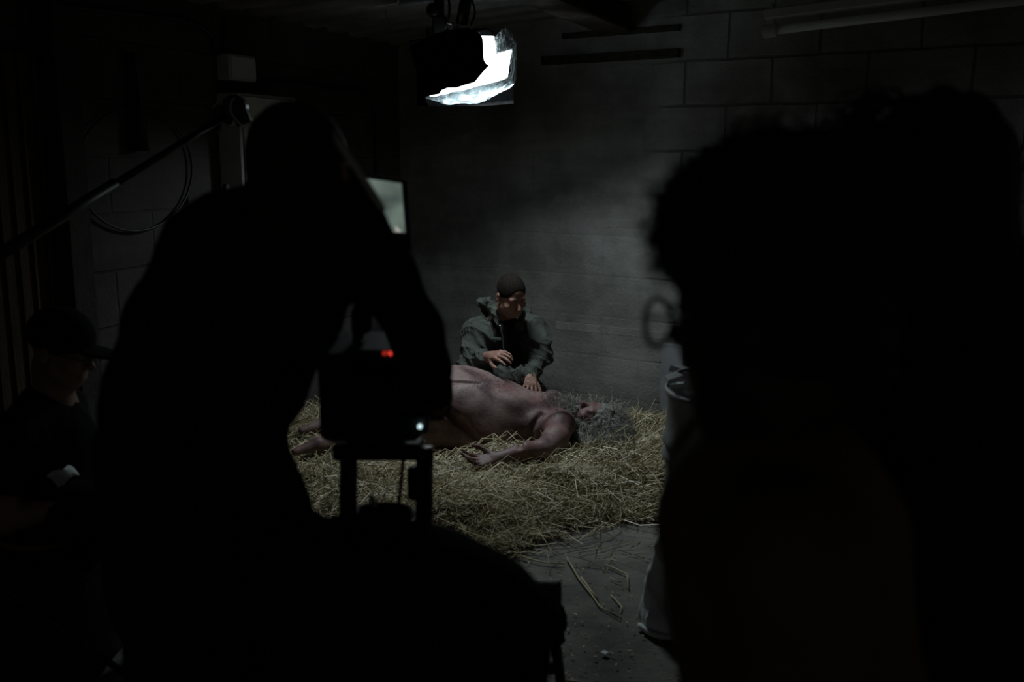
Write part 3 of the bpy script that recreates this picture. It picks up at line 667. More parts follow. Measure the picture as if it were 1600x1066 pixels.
# the near side of the face is covered by falling hair
def lumps(V): x, y, z = V.T; return .004*(np.sin(x*95+2.5*np.sin(z*70))*np.sin(y*90+2*np.sin(x*60)) + .7*np.sin(z*150+3*np.sin(x*50)))
s = SDF(hc - [.3, .3, .22], hc + [.3, .3, .2], .006)
s.ell(HL(0, -.020, .050), (.092, .100, .092), hR, .02); s.ell(P(945, 688, 5.06), (.115, .09, .045), None, .05); s.ell(P(905, 690, 5.04), (.06, .06, .05), None, .04); s.ell(P(975, 680, 5.12), (.07, .07, .04), None, .04)
s.ell(HL(0, .11, -.018), (.052, .07, .066), hR, .015, 'cut')
core = s.build('hair', M_greycore, e, disp=lumps)
s = SDF(hc - [.3, .25, .22], hc + [.2, .25, .25], .005)
s.ell(HL(0, .062, -.105), (.056, .042, .04), hR, .03); s.ell(HL(0, .03, -.13), (.065, .05, .035), hR, .03)
for q in (-1, 1): s.cone(HL(q*.068, .0, -.01), HL(q*.055, .045, -.085), .026, .028, .03); s.cone(HL(q*.022, .098, -.052), HL(q*.036, .078, -.08), .006, .010, .01)
s.ell(HL(0, .085, -.10), (.04, .03, .025), hR, .02)
beard = s.build('beard', M_greycore, e, disp=lumps)
rt, dn = shell_pts(HL(0, -.020, .055), (.092, .100, .100), hR, 1500, lambda v: v[1] < .6)
dn = [d*.8 + np.array([.25, -.10, -.1]) for d in dn]
r2, d2 = shell_pts(P(945, 686, 5.06), (.115, .095, .05), np.eye(3), 900, lambda v: v[2] > -.4); rt += r2; dn += [d*.7 + np.array([.25, -.1, .1]) for d in d2]
strands('loose_curls', rt, dn, .10, core, M_greyhair, .0013, .012, 75, .8, 12, 3, None, .4)
rt, dn = shell_pts(HL(0, .045, -.118), (.066, .06, .05), hR, 900, lambda v: v[1] > -.3)
dn = [d + np.array([-.2, 0, .15]) for d in dn]
strands('beard_curls', rt, dn, .075, beard, M_greyhair, .0012, .010, 85, .4, 10, 3, None, .4)

# ---------------------------------------------------------------- kneeling man
e = empty('person', (.0, 5.78, .06), 'person with cropped hair in an olive jacket kneeling over the lying figure', 'person')
hc = P(799, 462, 5.48); hR = frame((.42, -.76, -.42), (.12, -.42, .90))
nk = P(783, 503, 5.66)
shL = P(744, 514, 5.62); shR = P(832, 512, 5.66)       # screen left / screen right shoulder
elL = P(735, 566, 5.50); wrL = P(764, 558, 5.35); elR = P(846, 556, 5.58); wrR = P(829, 588, 5.36)
s = SDF((-.5, 5.05, .0), (.5, 6.15, 1.12), .0048)
head(s, hc, hR, 1.0, nk)
s.cone(P(788, 520, 5.68), P(786, 600, 5.75), .10, .11, .03)
s.chain([shL, elL, wrL], [.05, .04, .026], .02); s.chain([shR, elR, wrR], [.05, .04, .026], .02)
s.ell((-.02, 5.85, .27), (.15, .14, .13), None, .03)
for q in (-1, 1): s.chain([(-.02+q*.09, 5.84, .24), (-.02+q*.17, 5.52, .22), (-.02+q*.13, 5.86, .14)], [.085, .065, .05], .02)
d = P(784, 551, 5.24) - wrL
hand(s, wrL + d/np.linalg.norm(d)*.02, frame(d + np.array([.0, 0, -.01]), (-.2, -.5, .8)), -1, .45, .25, 1.0)
hand(s, wrR, frame((-.02, -.75, -.30), (.2, -.4, .8)), 1, .55, .3, .92)
s.build('body', M_skin, e, relax=1)
s = SDF(hc - .16, hc + .16, .004)
L = lambda x, y, z: hc + hR @ np.array([x, y, z])
s.ell(L(0, -.013, .036), (.0755, .0965, .0855), hR, .005)
s.ell(L(0, .105, -.012), (.068, .062, .102), hR, .008, 'cut'); s.ell(L(0, .03, -.105), (.12, .11, .075), hR, .008, 'cut')
for q in (-1, 1): s.ell(L(q*.085, .0, -.02), (.022, .028, .034), hR, .006, 'cut')
s.build('hair', M_buzz, e, relax=1)
for q in (-1, 1):
    s = SDF(hc - .16, hc + .16, .003); s.cone(L(q*.016, .089, .020), L(q*.046, .077, .023), .0038, .003, .004); s.build('eyebrow', M_buzz, e, relax=0)
# shirt
s = SDF((-.35, 5.35, .3), (.35, 6.1, 1.0), .008)
s.cone(P(790, 522, 5.62), P(788, 600, 5.68), .108, .12, .03); s.cone(nk + [0, .0, -.04], P(790, 530, 5.6), .068, .08, .02)
s.build('shirt', M_shirt, e, disp=folds(50, .003, 2))
# trousers
s = SDF((-.45, 5.3, .03), (.42, 6.15, .62), .009)
s.ell((-.02, 5.86, .29), (.18, .165, .16), None, .03); s.cone((-.02, 5.84, .3), (-.0, 5.78, .45), .15, .13, .03)
for q in (-1, 1): s.chain([(-.02+q*.09, 5.84, .25), (-.02+q*.18, 5.50, .23), (-.02+q*.14, 5.92, .14)], [.10, .08, .065], .02)
s.build('trousers', M_trouser, e, disp=folds(36, .006, 1))
# jacket
s = SDF((-.45, 5.15, .2), (.42, 6.1, 1.1), .0055)
s.cone(P(786, 530, 5.74), P(784, 600, 5.80), .145, .16, .05)
s.ell(P(786, 515, 5.70), (.185, .10, .085), frame((0, 1, 0), (.02, 0, 1)), .05)
s.chain([shL, elL, wrL + (elL-wrL)*.22], [.078, .066, .046], .035)
s.chain([shR, (shR*.5+elR*.5) + [.01, 0, 0], elR, wrR + (elR-wrR)*.0], [.075, .068, .062, .043], .035)
s.ell(P(757, 532, 5.58), (.085, .07, .12), frame((0, 1, 0), (.25, .1, 1)), .04)        # full front panel, screen left
s.ell(P(826, 540, 5.60), (.065, .07, .13), frame((0, 1, 0), (-.12, .1, 1)), .04)
s.cone(P(750, 580, 5.44), P(812, 584, 5.36), .05, .038, .03)                             # hem bunched over the thigh
s.cone(P(812, 584, 5.36), P(832, 586, 5.38), .035, .03, .03)
# hood rolled behind the neck, collar wings
s.chain([P(752, 473, 5.66), P(764, 480, 5.74), P(790, 488, 5.80), P(818, 490, 5.72)], [.030, .048, .055, .042], .025)
s.chain([P(764, 468, 5.60), P(772, 488, 5.54), P(778, 508, 5.50)], [.020, .026, .020], .015)
s.chain([P(816, 484, 5.60), P(815, 500, 5.54), P(808, 520, 5.50)], [.022, .024, .016], .015)
# opening
s.cone(P(797, 480, 5.50), P(797, 545, 5.46), .055, .035, .012, 'cut'); s.cone(P(798, 540, 5.40), P(800, 575, 5.36), .030, .014, .012, 'cut')
s.cone(nk + [0, 0, .05], nk, .07, .06, .01, 'cut')
s.ell(hc, (.088, .11, .125), hR, .008, 'cut')
fa, fb = folds(34, .015, .5, (.5, .3, 1.2)), folds(85, .006, 2.2, (1, .4, .9))
jk = s.build('jacket', M_jacket, e, disp=lambda V: fa(V) + fb(V), relax=1)
mb = MB()
z1_ = curve_pts([P(781, 508, 5.44), P(785, 525, 5.42), P(787, 545, 5.40), P(792, 562, 5.36)], 6); mb.tube(z1_, .004, 6); mb.build('zip', M_chrome, jk, True)
mb = MB(); c = P(776, 530, 5.475); mb.box(c, (.055, .012, .018), frame((.2, -1, .1), (.1, 0, 1)), .004); mb.build('pocket_flap', M_jacket, jk)

# ---------------------------------------------------------------- steel drum with rubbish, right
dc = np.array([.805, 3.22, 0]); e = empty('drum', dc, 'grey steel drum with ribs standing right of the straw', 'drum'); r0 = .285; hh = .845
prof = [(0, .0), (r0, .0), (r0+.008, .01), (r0, .03)]
for zc in (.30, .62, .67): prof += [(r0, zc-.035), (r0+.004, zc-.02), (r0+.014, zc-.006), (r0+.014, zc+.006), (r0+.004, zc+.02)]
prof = sorted(prof[:4], key=lambda q: 0) + sorted(prof[4:], key=lambda q: q[1])
prof += [(r0, hh-.03), (r0+.010, hh-.012), (r0+.010, hh), (r0, hh+.004), (r0-.01, hh), (r0-.012, hh-.02), (r0-.012, .70), (0, .70)]
mb = MB(); mb.lathe(dc, prof, 64); mb.build('shell', M_drum, e, True)
def chunk(p, sz, seed):
    rr = np.random.default_rng(seed); V = []
    import itertools
    for q in itertools.product((-1, 1), repeat=3): V.append(np.array(q)*np.array([sz, sz*.8, sz*.28])/2*rr.uniform(.6, 1.1, 3))
    R = frame(rr.normal(0, 1, 3)*[1, 1, .1], np.array([-.25, -.40, .9]) + rr.normal(0, .13, 3)); return [np.array(p) + R @ v for v in V], [(0,1,3,2),(4,6,7,5),(0,4,5,1),(2,3,7,6),(0,2,6,4),(1,5,7,3)]
ck = [(1056, 590, .06, 'pale paper lump at the left rim of the drum'), (1067, 602, .05, 'pale paper lump in the drum nearest its front rim'), (1069, 580, .065, 'pale paper lump standing topmost in the drum'), (1080, 604, .05, 'pale paper lump at the right of the drum opening'), (1092, 598, .055, 'pale paper lump deep in the drum beside the curly hair'), (1076, 590, .06, 'greyish paper lump in the middle of the drum')]
for i, (x, y, z, lb) in enumerate(ck):
    V, Fc = chunk(P(x, y, 3.14 + .03*(i % 3)), z*1.25, 40+i); mb = MB(); mb.add(V, Fc); tag(mb.build('paper_lump', M_paper if i != 5 else M_cabinet, origin=V[0]), lb, 'paper', 'crumpled paper in the drum')
mb = MB(); mb.lathe(dc + [0, 0, .72], [(0, 0), (.27, .0), (.27, .03), (.15, .05), (0, .055)], 32); mb.build('liner', M_drum, e, True)
mb = MB(); mb.tube(curve_pts([(.522, 3.26, .845), (.524, 3.20, .895), (.565, 3.12, .935), (.66, 3.05, .935), (.72, 2.96, .85)], 6), .005, 8); mb.build('bail_handle', M_plastic, e, True)
a = on_back(1041, 545); b_ = on_back(1075, 545); mb = MB(); zt = on_back(1050, 535)[2]; zb = .0; c = (a+b_)/2
mb.box((c[0]+BN[0]*.05, c[1]+BN[1]*.05, zt/2), (np.linalg.norm(a-b_), .04, zt), RB, .003); tag(mb.build('board', mat('pale_board', (.20, .21, .225), (.26, .27, .28), 8, .8), origin=(c[0]+BN[0]*.05, c[1]+BN[1]*.05, 0)), 'pale board standing against the back wall behind the drum', 'board')
# white sack slumped at the foot of the drum
b0 = PF(1028, 968, 0) + np.array([0, -.02, 0]); s = SDF((b0[0]-.25, b0[1]-.3, -.01), (b0[0]+.5, b0[1]+.3, .55), .007)
s.cone(b0 + [.01, .0, .05], b0 + [.02, -.05, .36], .055, .028, .05); s.ell(b0 + [.005, -.02, .035], (.080, .11, .07), None, .05); s.cone(b0 + [-.03, -.03, .12], b0 + [.0, -.05, .3], .03, .025, .05); s.cone(b0+[.02, -.05, .34], b0+[.03, -.07, .44], .028, .04, .03)
s.plane_cut((0, 0, .004), (0, 0, -1))
f1 = folds(30, .009, 4, (1.3, .3, .15))
sk_ = s.build('sack', M_white, None, disp=f1, relax=1); tag(sk_, 'white cloth sack slumped on the floor against the drum', 'sack')
mb = MB(); mb.tube(curve_pts([b0 + [-.075, -.05, .012], b0 + [-.03, -.12, .012], b0 + [.03, -.135, .012], b0 + [.08, -.09, .012]], 6), [.010]*19, 8); mb.build('hem', M_white, sk_, True)

# ---------------------------------------------------------------- foreground: camera operator
YO = 1.6
e = empty('person', (P(340, 533, YO)[0], YO, 0), 'camera operator seen from behind in dark clothes, arm bent to the rig', 'person')
h_ = .010
hc = P(474, 288, YO); hR = frame((.25, 1, -.25), (-.12, .1, 1)); X0 = P(340, 533, YO)[0]
s = SDF((-1.05, 1.15, -.0), (.05, 2.25, 1.85), h_)
head(s, hc, hR, 1.0, P(440, 350, YO))
s.cone(P(370, 430, YO+.02), P(305, 760, YO), .12, .11, .06); s.cone(P(305, 760, YO), P(345, 900, YO), .11, .13, .05)
elb = P(660, 578, YO); wrs = P(676, 622, YO+.30)
s.chain([P(540, 340, YO), P(630, 470, YO), elb, wrs], [.045, .030, .022, .02], .02); s.cone(P(450, 340, YO), P(540, 340, YO), .05, .05, .03)
hand(s, wrs, frame((-.3, .9, .1), (-.3, 0, 1)), 1, .8, .1, 1)
elw = P(225, 700, YO+.02); ww = P(330, 720, YO+.35)
s.chain([P(278, 520, YO), elw, ww], [.07, .055, .035], .03); hand(s, ww, frame((.6, .9, .1), (0, 0, 1)), -1, .8, .1, 1)
for q in (-1, 1): s.chain([(X0+.02+q*.09, YO, .88), (X0+q*.11, YO+.02, .48), (X0+q*.12, YO, .09)], [.10, .07, .05], .02)
s.build('body', M_skin_dim, e)
s = SDF((-1.1, 1.1, .6), (.05, 2.2, 1.85), .011)
s.cone(P(375, 430, YO), P(302, 740, YO), .14, .135, .06); s.cone(P(302, 740, YO), P(335, 900, YO), .14, .17, .05); s.cone(P(335, 830, YO), P(345, 900, YO), .165, .17, .05)
s.cone(P(412, 398, YO), P(296, 520, YO), .076, .085, .05); s.chain([P(278, 515, YO), P(238, 610, YO), P(225, 720, YO+.05), P(300, 730, YO+.26)], [.085, .075, .075, .05], .04)
s.chain([P(466, 280, YO), P(520, 345, YO), P(598, 434, YO), P(650, 515, YO), P(664, 580, YO), P(676, 618, YO+.24)], [.076, .072, .053, .043, .040, .034], .03)
s.cone(P(440, 400, YO), P(500, 380, YO), .07, .06, .03); s.cone(P(478, 400, YO), P(480, 500, YO), .068, .050, .04); s.cone(P(480, 500, YO), P(440, 610, YO), .050, .035, .04)
s.build('jacket', M_black, e, disp=folds(26, .006, 3))
s = SDF((-1.0, 1.2, .02), (-.1, 1.95, 1.0), .012)
s.ell((X0+.02, YO, .9), (.19, .15, .14), None, .03)
for q in (-1, 1): s.chain([(X0+.02+q*.09, YO, .86), (X0+q*.11, YO+.02, .48), (X0+q*.12, YO, .10)], [.115, .088, .07], .02)
s.build('trousers', M_black, e, disp=folds(26, .006, 1))
for q in (-1, 1):
    s = SDF((X0+q*.12-.1, YO-.12, 0), (X0+q*.12+.1, YO+.28, .2), .008); s.ell((X0+q*.12, YO+.07, .045), (.05, .14, .05), None, .02); s.cone((X0+q*.12, YO, .05), (X0+q*.12, YO, .12), .05, .05, .02); s.plane_cut((0, 0, .004), (0, 0, -1)); s.build('shoe', M_plastic, e)
mb = MB(); mb.tube(curve_pts([P(486, 172, YO-.02), P(520, 212, YO-.03), P(560, 268, YO-.04), P(600, 330, YO-.04)], 6), [.004] + [.006]*17 + [.004], 8); mb.build('rim_light_edge', M_cabinet, e, True)  # pale grey tube painting the lamp's rim light along the shoulder edge
s = SDF(hc - .2, hc + .2, .008); s.ell(hc + hR @ np.array([0, -.015, .038]), (.077, .10, .089), hR, .01); s.ell(hc + hR @ np.array([0, -.04, -.05]), (.066, .07, .09), hR, .04)
s.build('hair', mat('brown_hair_cap', (.022, .013, .007), (.04, .024, .014), 60, .7, .6, 150), e)

# ---------------------------------------------------------------- cinema camera on its support
YC = 1.95
e = empty('cinema_camera', P(600, 700, YC), 'black cinema camera rig in front of the operator with red lights', 'camera')
mb = MB(); mb.box(P(590, 600, YC), (.19, .26, .17), None, .01); mb.box(P(600, 560, YC-.03), (.12, .2, .07), None, .008); mb.build('camera_body', M_plastic, e)
mb = MB(); mb.lathe(P(600, 600, YC+.12), [(0, 0), (.05, 0), (.052, .06), (.06, .065), (.06, .13), (.052, .14), (0, .14)], 28, frame((0, 0, -1), (0, 1, 0))); mb.build('lens', M_plastic, e, True)
mb = MB(); mb.tube([P(549, 425, YC), P(650, 530, YC)], .006, 8); mb.build('rod', M_blackmetal, e); mb = MB(); mb.tube([P(575, 448, YC-.05), P(638, 520, YC-.05)], .005, 8); mb.build('rod', M_blackmetal, e)
mb = MB(); mb.tube(curve_pts([P(560, 545, YC), P(560, 500, YC), P(562, 480, YC), P(580, 475, YC), P(625, 495, YC), P(640, 540, YC)], 5), .012, 10); mb.box(P(565, 500, YC), (.035, .05, .05), None, .005); mb.build('top_handle', M_plastic, e, True)
mb = MB(); mb.box(P(680, 618, YC+.1), (.07, .12, .09), None, .02); mb.build('side_grip', M_plastic, e)
for x, m in ((601, M_red2), (610.5, M_red)):
    mb = MB(); mb.lathe(P(x, 552, YC-.137), [(0, -.003), (.0040, -.003), (.0040, .003), (0, .004)], 12, frame((0, 0, -1), (0, -1, 0))); mb.build('tally_light', m, e, True, label='small lit red tally light')
mb = MB(); c = P(657, 664, YC-.14); mb.lathe(c + [0, -.012, 0], [(0, -.003), (.0038, -.003), (.0038, .003), (0, .004)], 12, frame((0, 0, -1), (0, -1, 0))); mb.build('status_light', M_blue, e, True, label='small lit blue-white status light')
mb = MB(); mb.box(c + [-.02, .012, -.0], (.07, .03, .04), None, .005); mb.build('battery_plate', M_plastic, e)
mb = MB(); a, b = P(560, 270, YC), P(638, 282, YC); mc = P(598, 327, YC)
# monitor: screen facing the photographer, turned a little
def quadbox(pts, d, th):
    m_ = MB(); m_.prism([P(x, y, yy) for x, y, yy in pts], d); return m_
mo = empty('monitor', P(600, 400, YC), 'small lit monitor above the camera rig showing the scene', 'monitor')
mb = quadbox([(530, 262, YC-.03), (636, 282, YC+.02), (644, 393, YC+.02), (545, 372, YC-.03)], (0, .022, 0), 0); mb.build('bezel', M_plastic, mo)
def screen_mat():
    m = bpy.data.materials.new('monitor_picture'); m.use_nodes = True; N = m.node_tree.nodes; L = m.node_tree.links; b = N['Principled BSDF']
    tc = N.new('ShaderNodeTexCoord'); n = N.new('ShaderNodeTexNoise'); n.inputs['Scale'].default_value = 14; n.inputs['Detail'].default_value = 2; L.new(tc.outputs['Object'], n.inputs[0])
    r = N.new('ShaderNodeValToRGB'); r.color_ramp.elements[0].position = .3; r.color_ramp.elements[0].color = (.035, .045, .045, 1); r.color_ramp.elements[1].position = .75; r.color_ramp.elements[1].color = (.20, .26, .22, 1)
    L.new(n.outputs['Fac'], r.inputs[0]); b.inputs['Base Color'].default_value = (.01, .01, .01, 1); L.new(r.outputs[0], b.inputs['Emission Color']); b.inputs['Emission Strength'].default_value = .95; return m
quadbox([(541, 274, YC-.032), (627, 287, YC+.012), (633, 364, YC+.012), (550, 350, YC-.032)], (0, .002, 0), 0).build('screen', screen_mat(), mo)
M_fig = mat('picture_dark', (.01, .01, .01), None, emit=(.03, .035, .034), estr=1); M_fig2 = mat('picture_light', (.01, .01, .01), None, emit=(.36, .36, .31), estr=1)
def blob(pts, m, nm):
    mb = MB(); mb.prism([P(x, y, YC+.004) for x, y in pts], (0, .0015, 0)); mb.build(nm, m, mo)
blob([(592, 308), (597, 305), (600, 312), (601, 326), (594, 326)], M_fig, 'pictured_kneeling_figure')
blob([(588, 322), (598, 328), (604, 334), (609, 342), (607, 350), (600, 350), (594, 338)], M_fig2, 'pictured_lying_figure')
blob([(609, 352), (614, 350), (621, 356), (627, 361), (626, 363), (610, 362)], M_fig2, 'pictured_straw')
mb = MB(); mb.tube([P(600, 372, YC+.02), P(612, 430, YC+.02), P(605, 500, YC+.02)], .009, 10); mb.build('mounting_arm', M_blackmetal, mo, True)
tp = empty('tripod', (P(600, 800, YC)[0], YC+.02, 0), 'black camera support under the cinema camera with twin columns', 'tripod')
mb = MB(); mb.box(P(592, 702, YC), (.18, .07, .032), None, .006); mb.box(P(590, 670, YC), (.12, .12, .03), None, .006); mb.build('cross_bar', M_blackmetal, tp)
for x0, x1, wd in ((545, 543, .030), (664, 662, .030)):
    a, b = P(x0, 700, YC), P(x1, 860, YC); mb = MB(); mb.tube([a, b], wd*.62, 10); mb.build('column', M_blackmetal, tp, True)
mb = MB(); mb.box(P(656, 755, YC-.02), (.05, .03, .07), None, .006); mb.build('clamp_block', M_blackmetal, tp)
mb = MB(); mb.lathe(P(596, 822, YC), [(0, -.03), (.05, -.03), (.072, 0), (.08, .02), (.074, .026), (.06, .01), (0, .0)], 32); mb.build('bowl', M_blackmetal, tp, True)
mb = MB(); mb.tube([P(585, 792, YC-.08), P(580, 775, YC-.08)], .006, 8); mb.build('lever', M_pipe, tp, True)
mb = MB(); mb.tube([P(657, 846, YC-.04), P(664, 868, YC-.06), P(684, 852, YC-.08)], .009, 8); mb.build('lever', M_pipe, tp, True)
mb = MB(); mb.tube(curve_pts([P(632, 700, YC-.03), P(627, 750, YC-.04), P(622, 800, YC-.04), P(612, 900, YC-.05)], 6), .004, 8); mb.build('lead', M_plastic, tp, True)
bc = P(600, 860, YC)
for a_ in (.5, 2.6, 4.7):
    mb = MB(); mb.tube([bc + [.05*math.cos(a_), .05*math.sin(a_), .02], [bc[0]+.42*math.cos(a_), bc[1]+.36*math.sin(a_)-.0, .02]], [.022, .014], 10); mb.build('leg', M_blackmetal, tp, True)

# ---------------------------------------------------------------- cart under a black cover, rolled bundle on its side
YK = 1.35
cb = P(640, 1000, YK); e = empty('equipment_cart', (cb[0], YK, 0), 'equipment cart under a rounded black cover at lower centre', 'cart')
s = SDF((-.62, .95, .62), (.12, 1.75, 1.12), .010)
s.cone(P(560, 950, YK), P(740, 985, YK), .12, .11, .08); s.ball(P(660, 945, YK), .105, .06); s.cone(P(740, 985, YK), P(738, 1150, YK), .105, .12, .05); s.cone(P(560, 950, YK), P(560, 1150, YK), .12, .12, .05); s.cone(P(500, 930, YK), P(640, 1100, YK), .10, .15, .05)
s.build('cover', M_black, e, disp=folds(20, .006, 2))
mb = MB(); c0 = P(650, 1150, YK); mb.box((c0[0], YK, .35), (.34, .36, .03), None, .006); mb.build('shelf', M_blackmetal, e); mb = MB(); mb.box((c0[0], YK, .66), (.36, .36, .03), None, .006); mb.build('shelf', M_blackmetal, e)
for sx in (-1, 1):
    for sy in (-1, 1):
        mb = MB(); mb.tube([(c0[0]+sx*.16, YK+sy*.15, .07), (c0[0]+sx*.16, YK+sy*.15, .70)], .014, 10); mb.build('upright', M_blackmetal, e, True)
        mb = MB(); mb.lathe((c0[0]+sx*.16, YK+sy*.15, .036), [(0, -.014), (.034, -.014), (.035, 0), (.034, .014), (0, .014)], 20, frame((0, 0, 1), (1, 0, 0))); mb.build('wheel', M_plastic, e, True)
YR = 2.2
rb = P(850, 1060, YR); e = empty('folding_stool', (rb[0], YR+.02, 0), 'dark folding stool with rolled canvas seat beside the black cover', 'stool')
mb = MB()
for (y, r, x1) in ((925, .024, 877), (945, .028, 876)): mb.tube([P(770, y-4, YR), P(820, y-2, YR), P(862, y, YR), P(x1, y, YR)], [r*.9, r, r, r*1.08], 14)
mb.build('rolled_canvas', mat('dark_canvas', (.09, .095, .096), (.13, .135, .137), 20, .8, .6, 60), e, True)
s = SDF(P(848, 975, YR) - [.12, .1, .12], P(848, 975, YR) + [.12, .1, .12], .006)
s.ell(P(845, 970, YR), (.062, .05, .055), None, .02); s.cone(P(850, 990, YR), P(876, 1000, YR), .025, .012, .01); s.cone(P(845, 955, YR), P(878, 978, YR), .03, .014, .02); s.cone(P(840, 980, YR), P(858, 1004, YR), .03, .012, .02)
s.build('strap_bundle', M_black, e, disp=folds(90, .006, 5))
fz = P(850, 950, YR)[2]
for x0, x1, dy in ((852, 834, 0), (862, 876, 0), (800, 790, .2), (790, 800, .2)):
    mb = MB(); a = P(x0, 950, YR) + [0, dy, 0]; b = P(x1, 1066, YR) + [0, dy, 0]; dd_ = (b-a)/(a[2]-b[2]); mb.tube([a, a + dd_*(a[2]-.01)], .013, 10); mb.build('leg', M_blackmetal, e, True)
mb = MB(); mb.tube([P(846, 1044, YR), P(872, 1044, YR)], .015, 8); mb.build('brace', M_blackmetal, e, True)

# ---------------------------------------------------------------- person with curly hair and glasses, right foreground
YP = .95
hc = P(1208, 492, YP); hR = frame((-.76, .65, -.08), (.0, .0, 1))
bx = P(1240, 533, YP)[0]
e = empty('person', (bx, YP, 0), 'person in round glasses with dark curly hair at right, nearest the viewer', 'person')
s = SDF((.05, .6, 0), (.62, 1.35, 1.78), .009)
head(s, hc, hR, 1.0, P(1200, 690, YP))
s.cone(P(1225, 820, YP), P(1240, 1100, YP), .075, .085, .05)
for q, yo in ((-1, -.12), (1, .12)):
    a = P(1190, 800, YP) ; a = np.array([a[0], YP+yo, a[2]])
    s.cone(P(1215, 780, YP), a, .04, .04, .03); s.chain([a, a + [.028, yo*.2, -.27], a + [-.05, yo*.1, -.42]], [.042, .036, .028], .03)
    hand(s, a + [-.07, yo*.1, -.44], frame((-.8, 0, -.5), (0, q, .2)), q, .4, .2, .95)
    s.chain([(bx, YP+yo*.6, .85), (bx-.01, YP+yo*.6, .46), (bx+.01, YP+yo*.6, .08)], [.09, .062, .045], .02)
s.build('body', mat('deep_brown_skin', (.035, .02, .014), (.045, .027, .018), 8, .6), e)
s = SDF((.02, .55, .75), (.66, 1.4, 1.5), .010)
s.cone(P(1220, 810, YP), P(1245, 1100, YP), .105, .115, .05); s.cone(P(1215, 730, YP), P(1220, 810, YP), .055, .10, .04)
for q, yo in ((-1, -.13), (1, .13)):
    a = P(1180, 790, YP); a = np.array([a[0], YP+yo, a[2]]); s.cone(P(1220, 770, YP), a, .07, .066, .05); s.chain([a, a + [.025, yo*.2, -.22]], [.064, .054], .03)
s.cone(P(1128, 800, YP), P(1150, 940, YP), .058, .052, .05); s.cone(P(1150, 940, YP), P(1180, 1060, YP), .052, .05, .05)
s.cone(P(1320, 840, YP), P(1345, 1060, YP), .055, .055, .05)
s.build('shirt', mat('dark_brown_top', (.11, .075, .05), (.13, .09, .06), 14, .9, .2, 60), e, disp=folds(18, .005, 6))
s = SDF((.1, .65, .02), (.62, 1.25, 1.0), .012); s.ell((bx, YP, .88), (.14, .16, .14), None, .03)
for q in (-1, 1): s.chain([(bx, YP+q*.085, .84), (bx-.01, YP+q*.085, .46), (bx+.01, YP+q*.085, .07)], [.105, .078, .062], .02)
s.build('trousers', M_black, e)
for q in (-1, 1):
    s = SDF((bx-.25, YP+q*.085-.1, 0), (bx+.15, YP+q*.085+.1, .2), .009); s.ell((bx-.05, YP+q*.085, .04), (.13, .045, .045), None, .02); s.cone((bx, YP+q*.085, .05), (bx+.01, YP+q*.085, .11), .045, .045, .02); s.plane_cut((0, 0, .004), (0, 0, -1)); s.build('shoe', M_plastic, e)
# curly hair: lumpy core and spiral locks
hcen = P(1222, 372, YP)
s = SDF(hcen - .24, hcen + .24, .008); s.ell(P(1225, 350, YP), (.113, .115, .088), None, .03); s.ell(P(1250, 450, YP+.0), (.095, .10, .105), None, .04); s.ell(P(1105, 365, YP), (.045, .07, .06), None, .03); s.ell(P(1290, 560, YP), (.06, .07, .07), None, .03)
s.ell(hc + hR @ np.array([0, .10, -.045]), (.085, .06, .085), hR, .01, 'cut')
def curls(V):
    x, y, z = V.T; return .008*(np.sin(x*110+3*np.sin(z*60))*np.sin(y*100+2*np.sin(x*70))*np.sin(z*115+3*np.sin(y*60)))
hr = s.build('hair', mat('dark_curls', (.007, .005, .004), (.016, .011, .008), 80, .6, .8, 120), e, disp=curls)
rt, dn = shell_pts(P(1222, 365, YP), (.110, .11, .088), np.eye(3), 1200, lambda v: v[2] > -.35 and v[1] < .6)
strands('curl_locks', rt, dn, .034, hr, M_darkhair, .0016, .009, 130, .5, 14, 3, None, .5)
g = empty('glasses', P(1040, 500, YP), 'round dark-framed glasses on the face of the curly-haired person', 'glasses')
for q in (-1, 1):
    cc = hc + hR @ np.array([q*.034, .112, -.006]); mb = MB(); t0 = np.linspace(0, 2*math.pi, 33)
    mb.tube([cc + hR @ (np.array([.025*math.cos(t), -.004*abs(math.cos(t)), .0245*math.sin(t)])) for t in t0], .0030, 8, False); mb.build('rim', M_plastic, g, True)
    mb = MB(); mb.tube([cc + hR @ np.array([q*.025, 0, .008]), hc + hR @ np.array([q*.079, .0, .008]), hc + hR @ np.array([q*.080, -.03, -.01])], .0022, 8); mb.build('temple', M_plastic, g, True)
mb = MB(); mb.tube([hc + hR @ np.array([-.010, .112, .004]), hc + hR @ np.array([0, .116, .007]), hc + hR @ np.array([.010, .112, .004])], .0022, 8); mb.build('bridge', M_plastic, g, True)

# ---------------------------------------------------------------- tall person with long dark hair, far right
YQ = 1.3
hc = P(1462, 300, YQ); hR = frame((-.15, 1, -.1), (0, 0, 1)); bx = P(1470, 533, YQ)[0]
e = empty('person', (bx, YQ, 0), 'person with long dark hair at far right, seen from behind', 'person')
s = SDF((.2, 1.0, 0), (1.0, 1.8, 1.8), .010)
head(s, hc, hR, 1.0, P(1465, 400, YQ)); s.cone(P(1470, 520, YQ), P(1475, 800, YQ), .13, .12, .06)
for q in (-1, 1):
    a = P(1472+q*165, 470, YQ); s.cone(P(1470, 440, YQ), a, .05, .055, .04); s.chain([a, a + [q*.05, 0, -.28], a + [q*.0, .15, -.44]], [.055, .045, .03], .03)
    hand(s, a + [q*0, .17, -.45], frame((0, .9, -.3), (q, 0, .3)), q, .4, .2, .95); s.chain([(bx+q*.09, YQ, .9), (bx+q*.09, YQ, .47), (bx+q*.09, YQ, .08)], [.10, .068, .048], .02)
s.build('body', M_skin_dim, e)
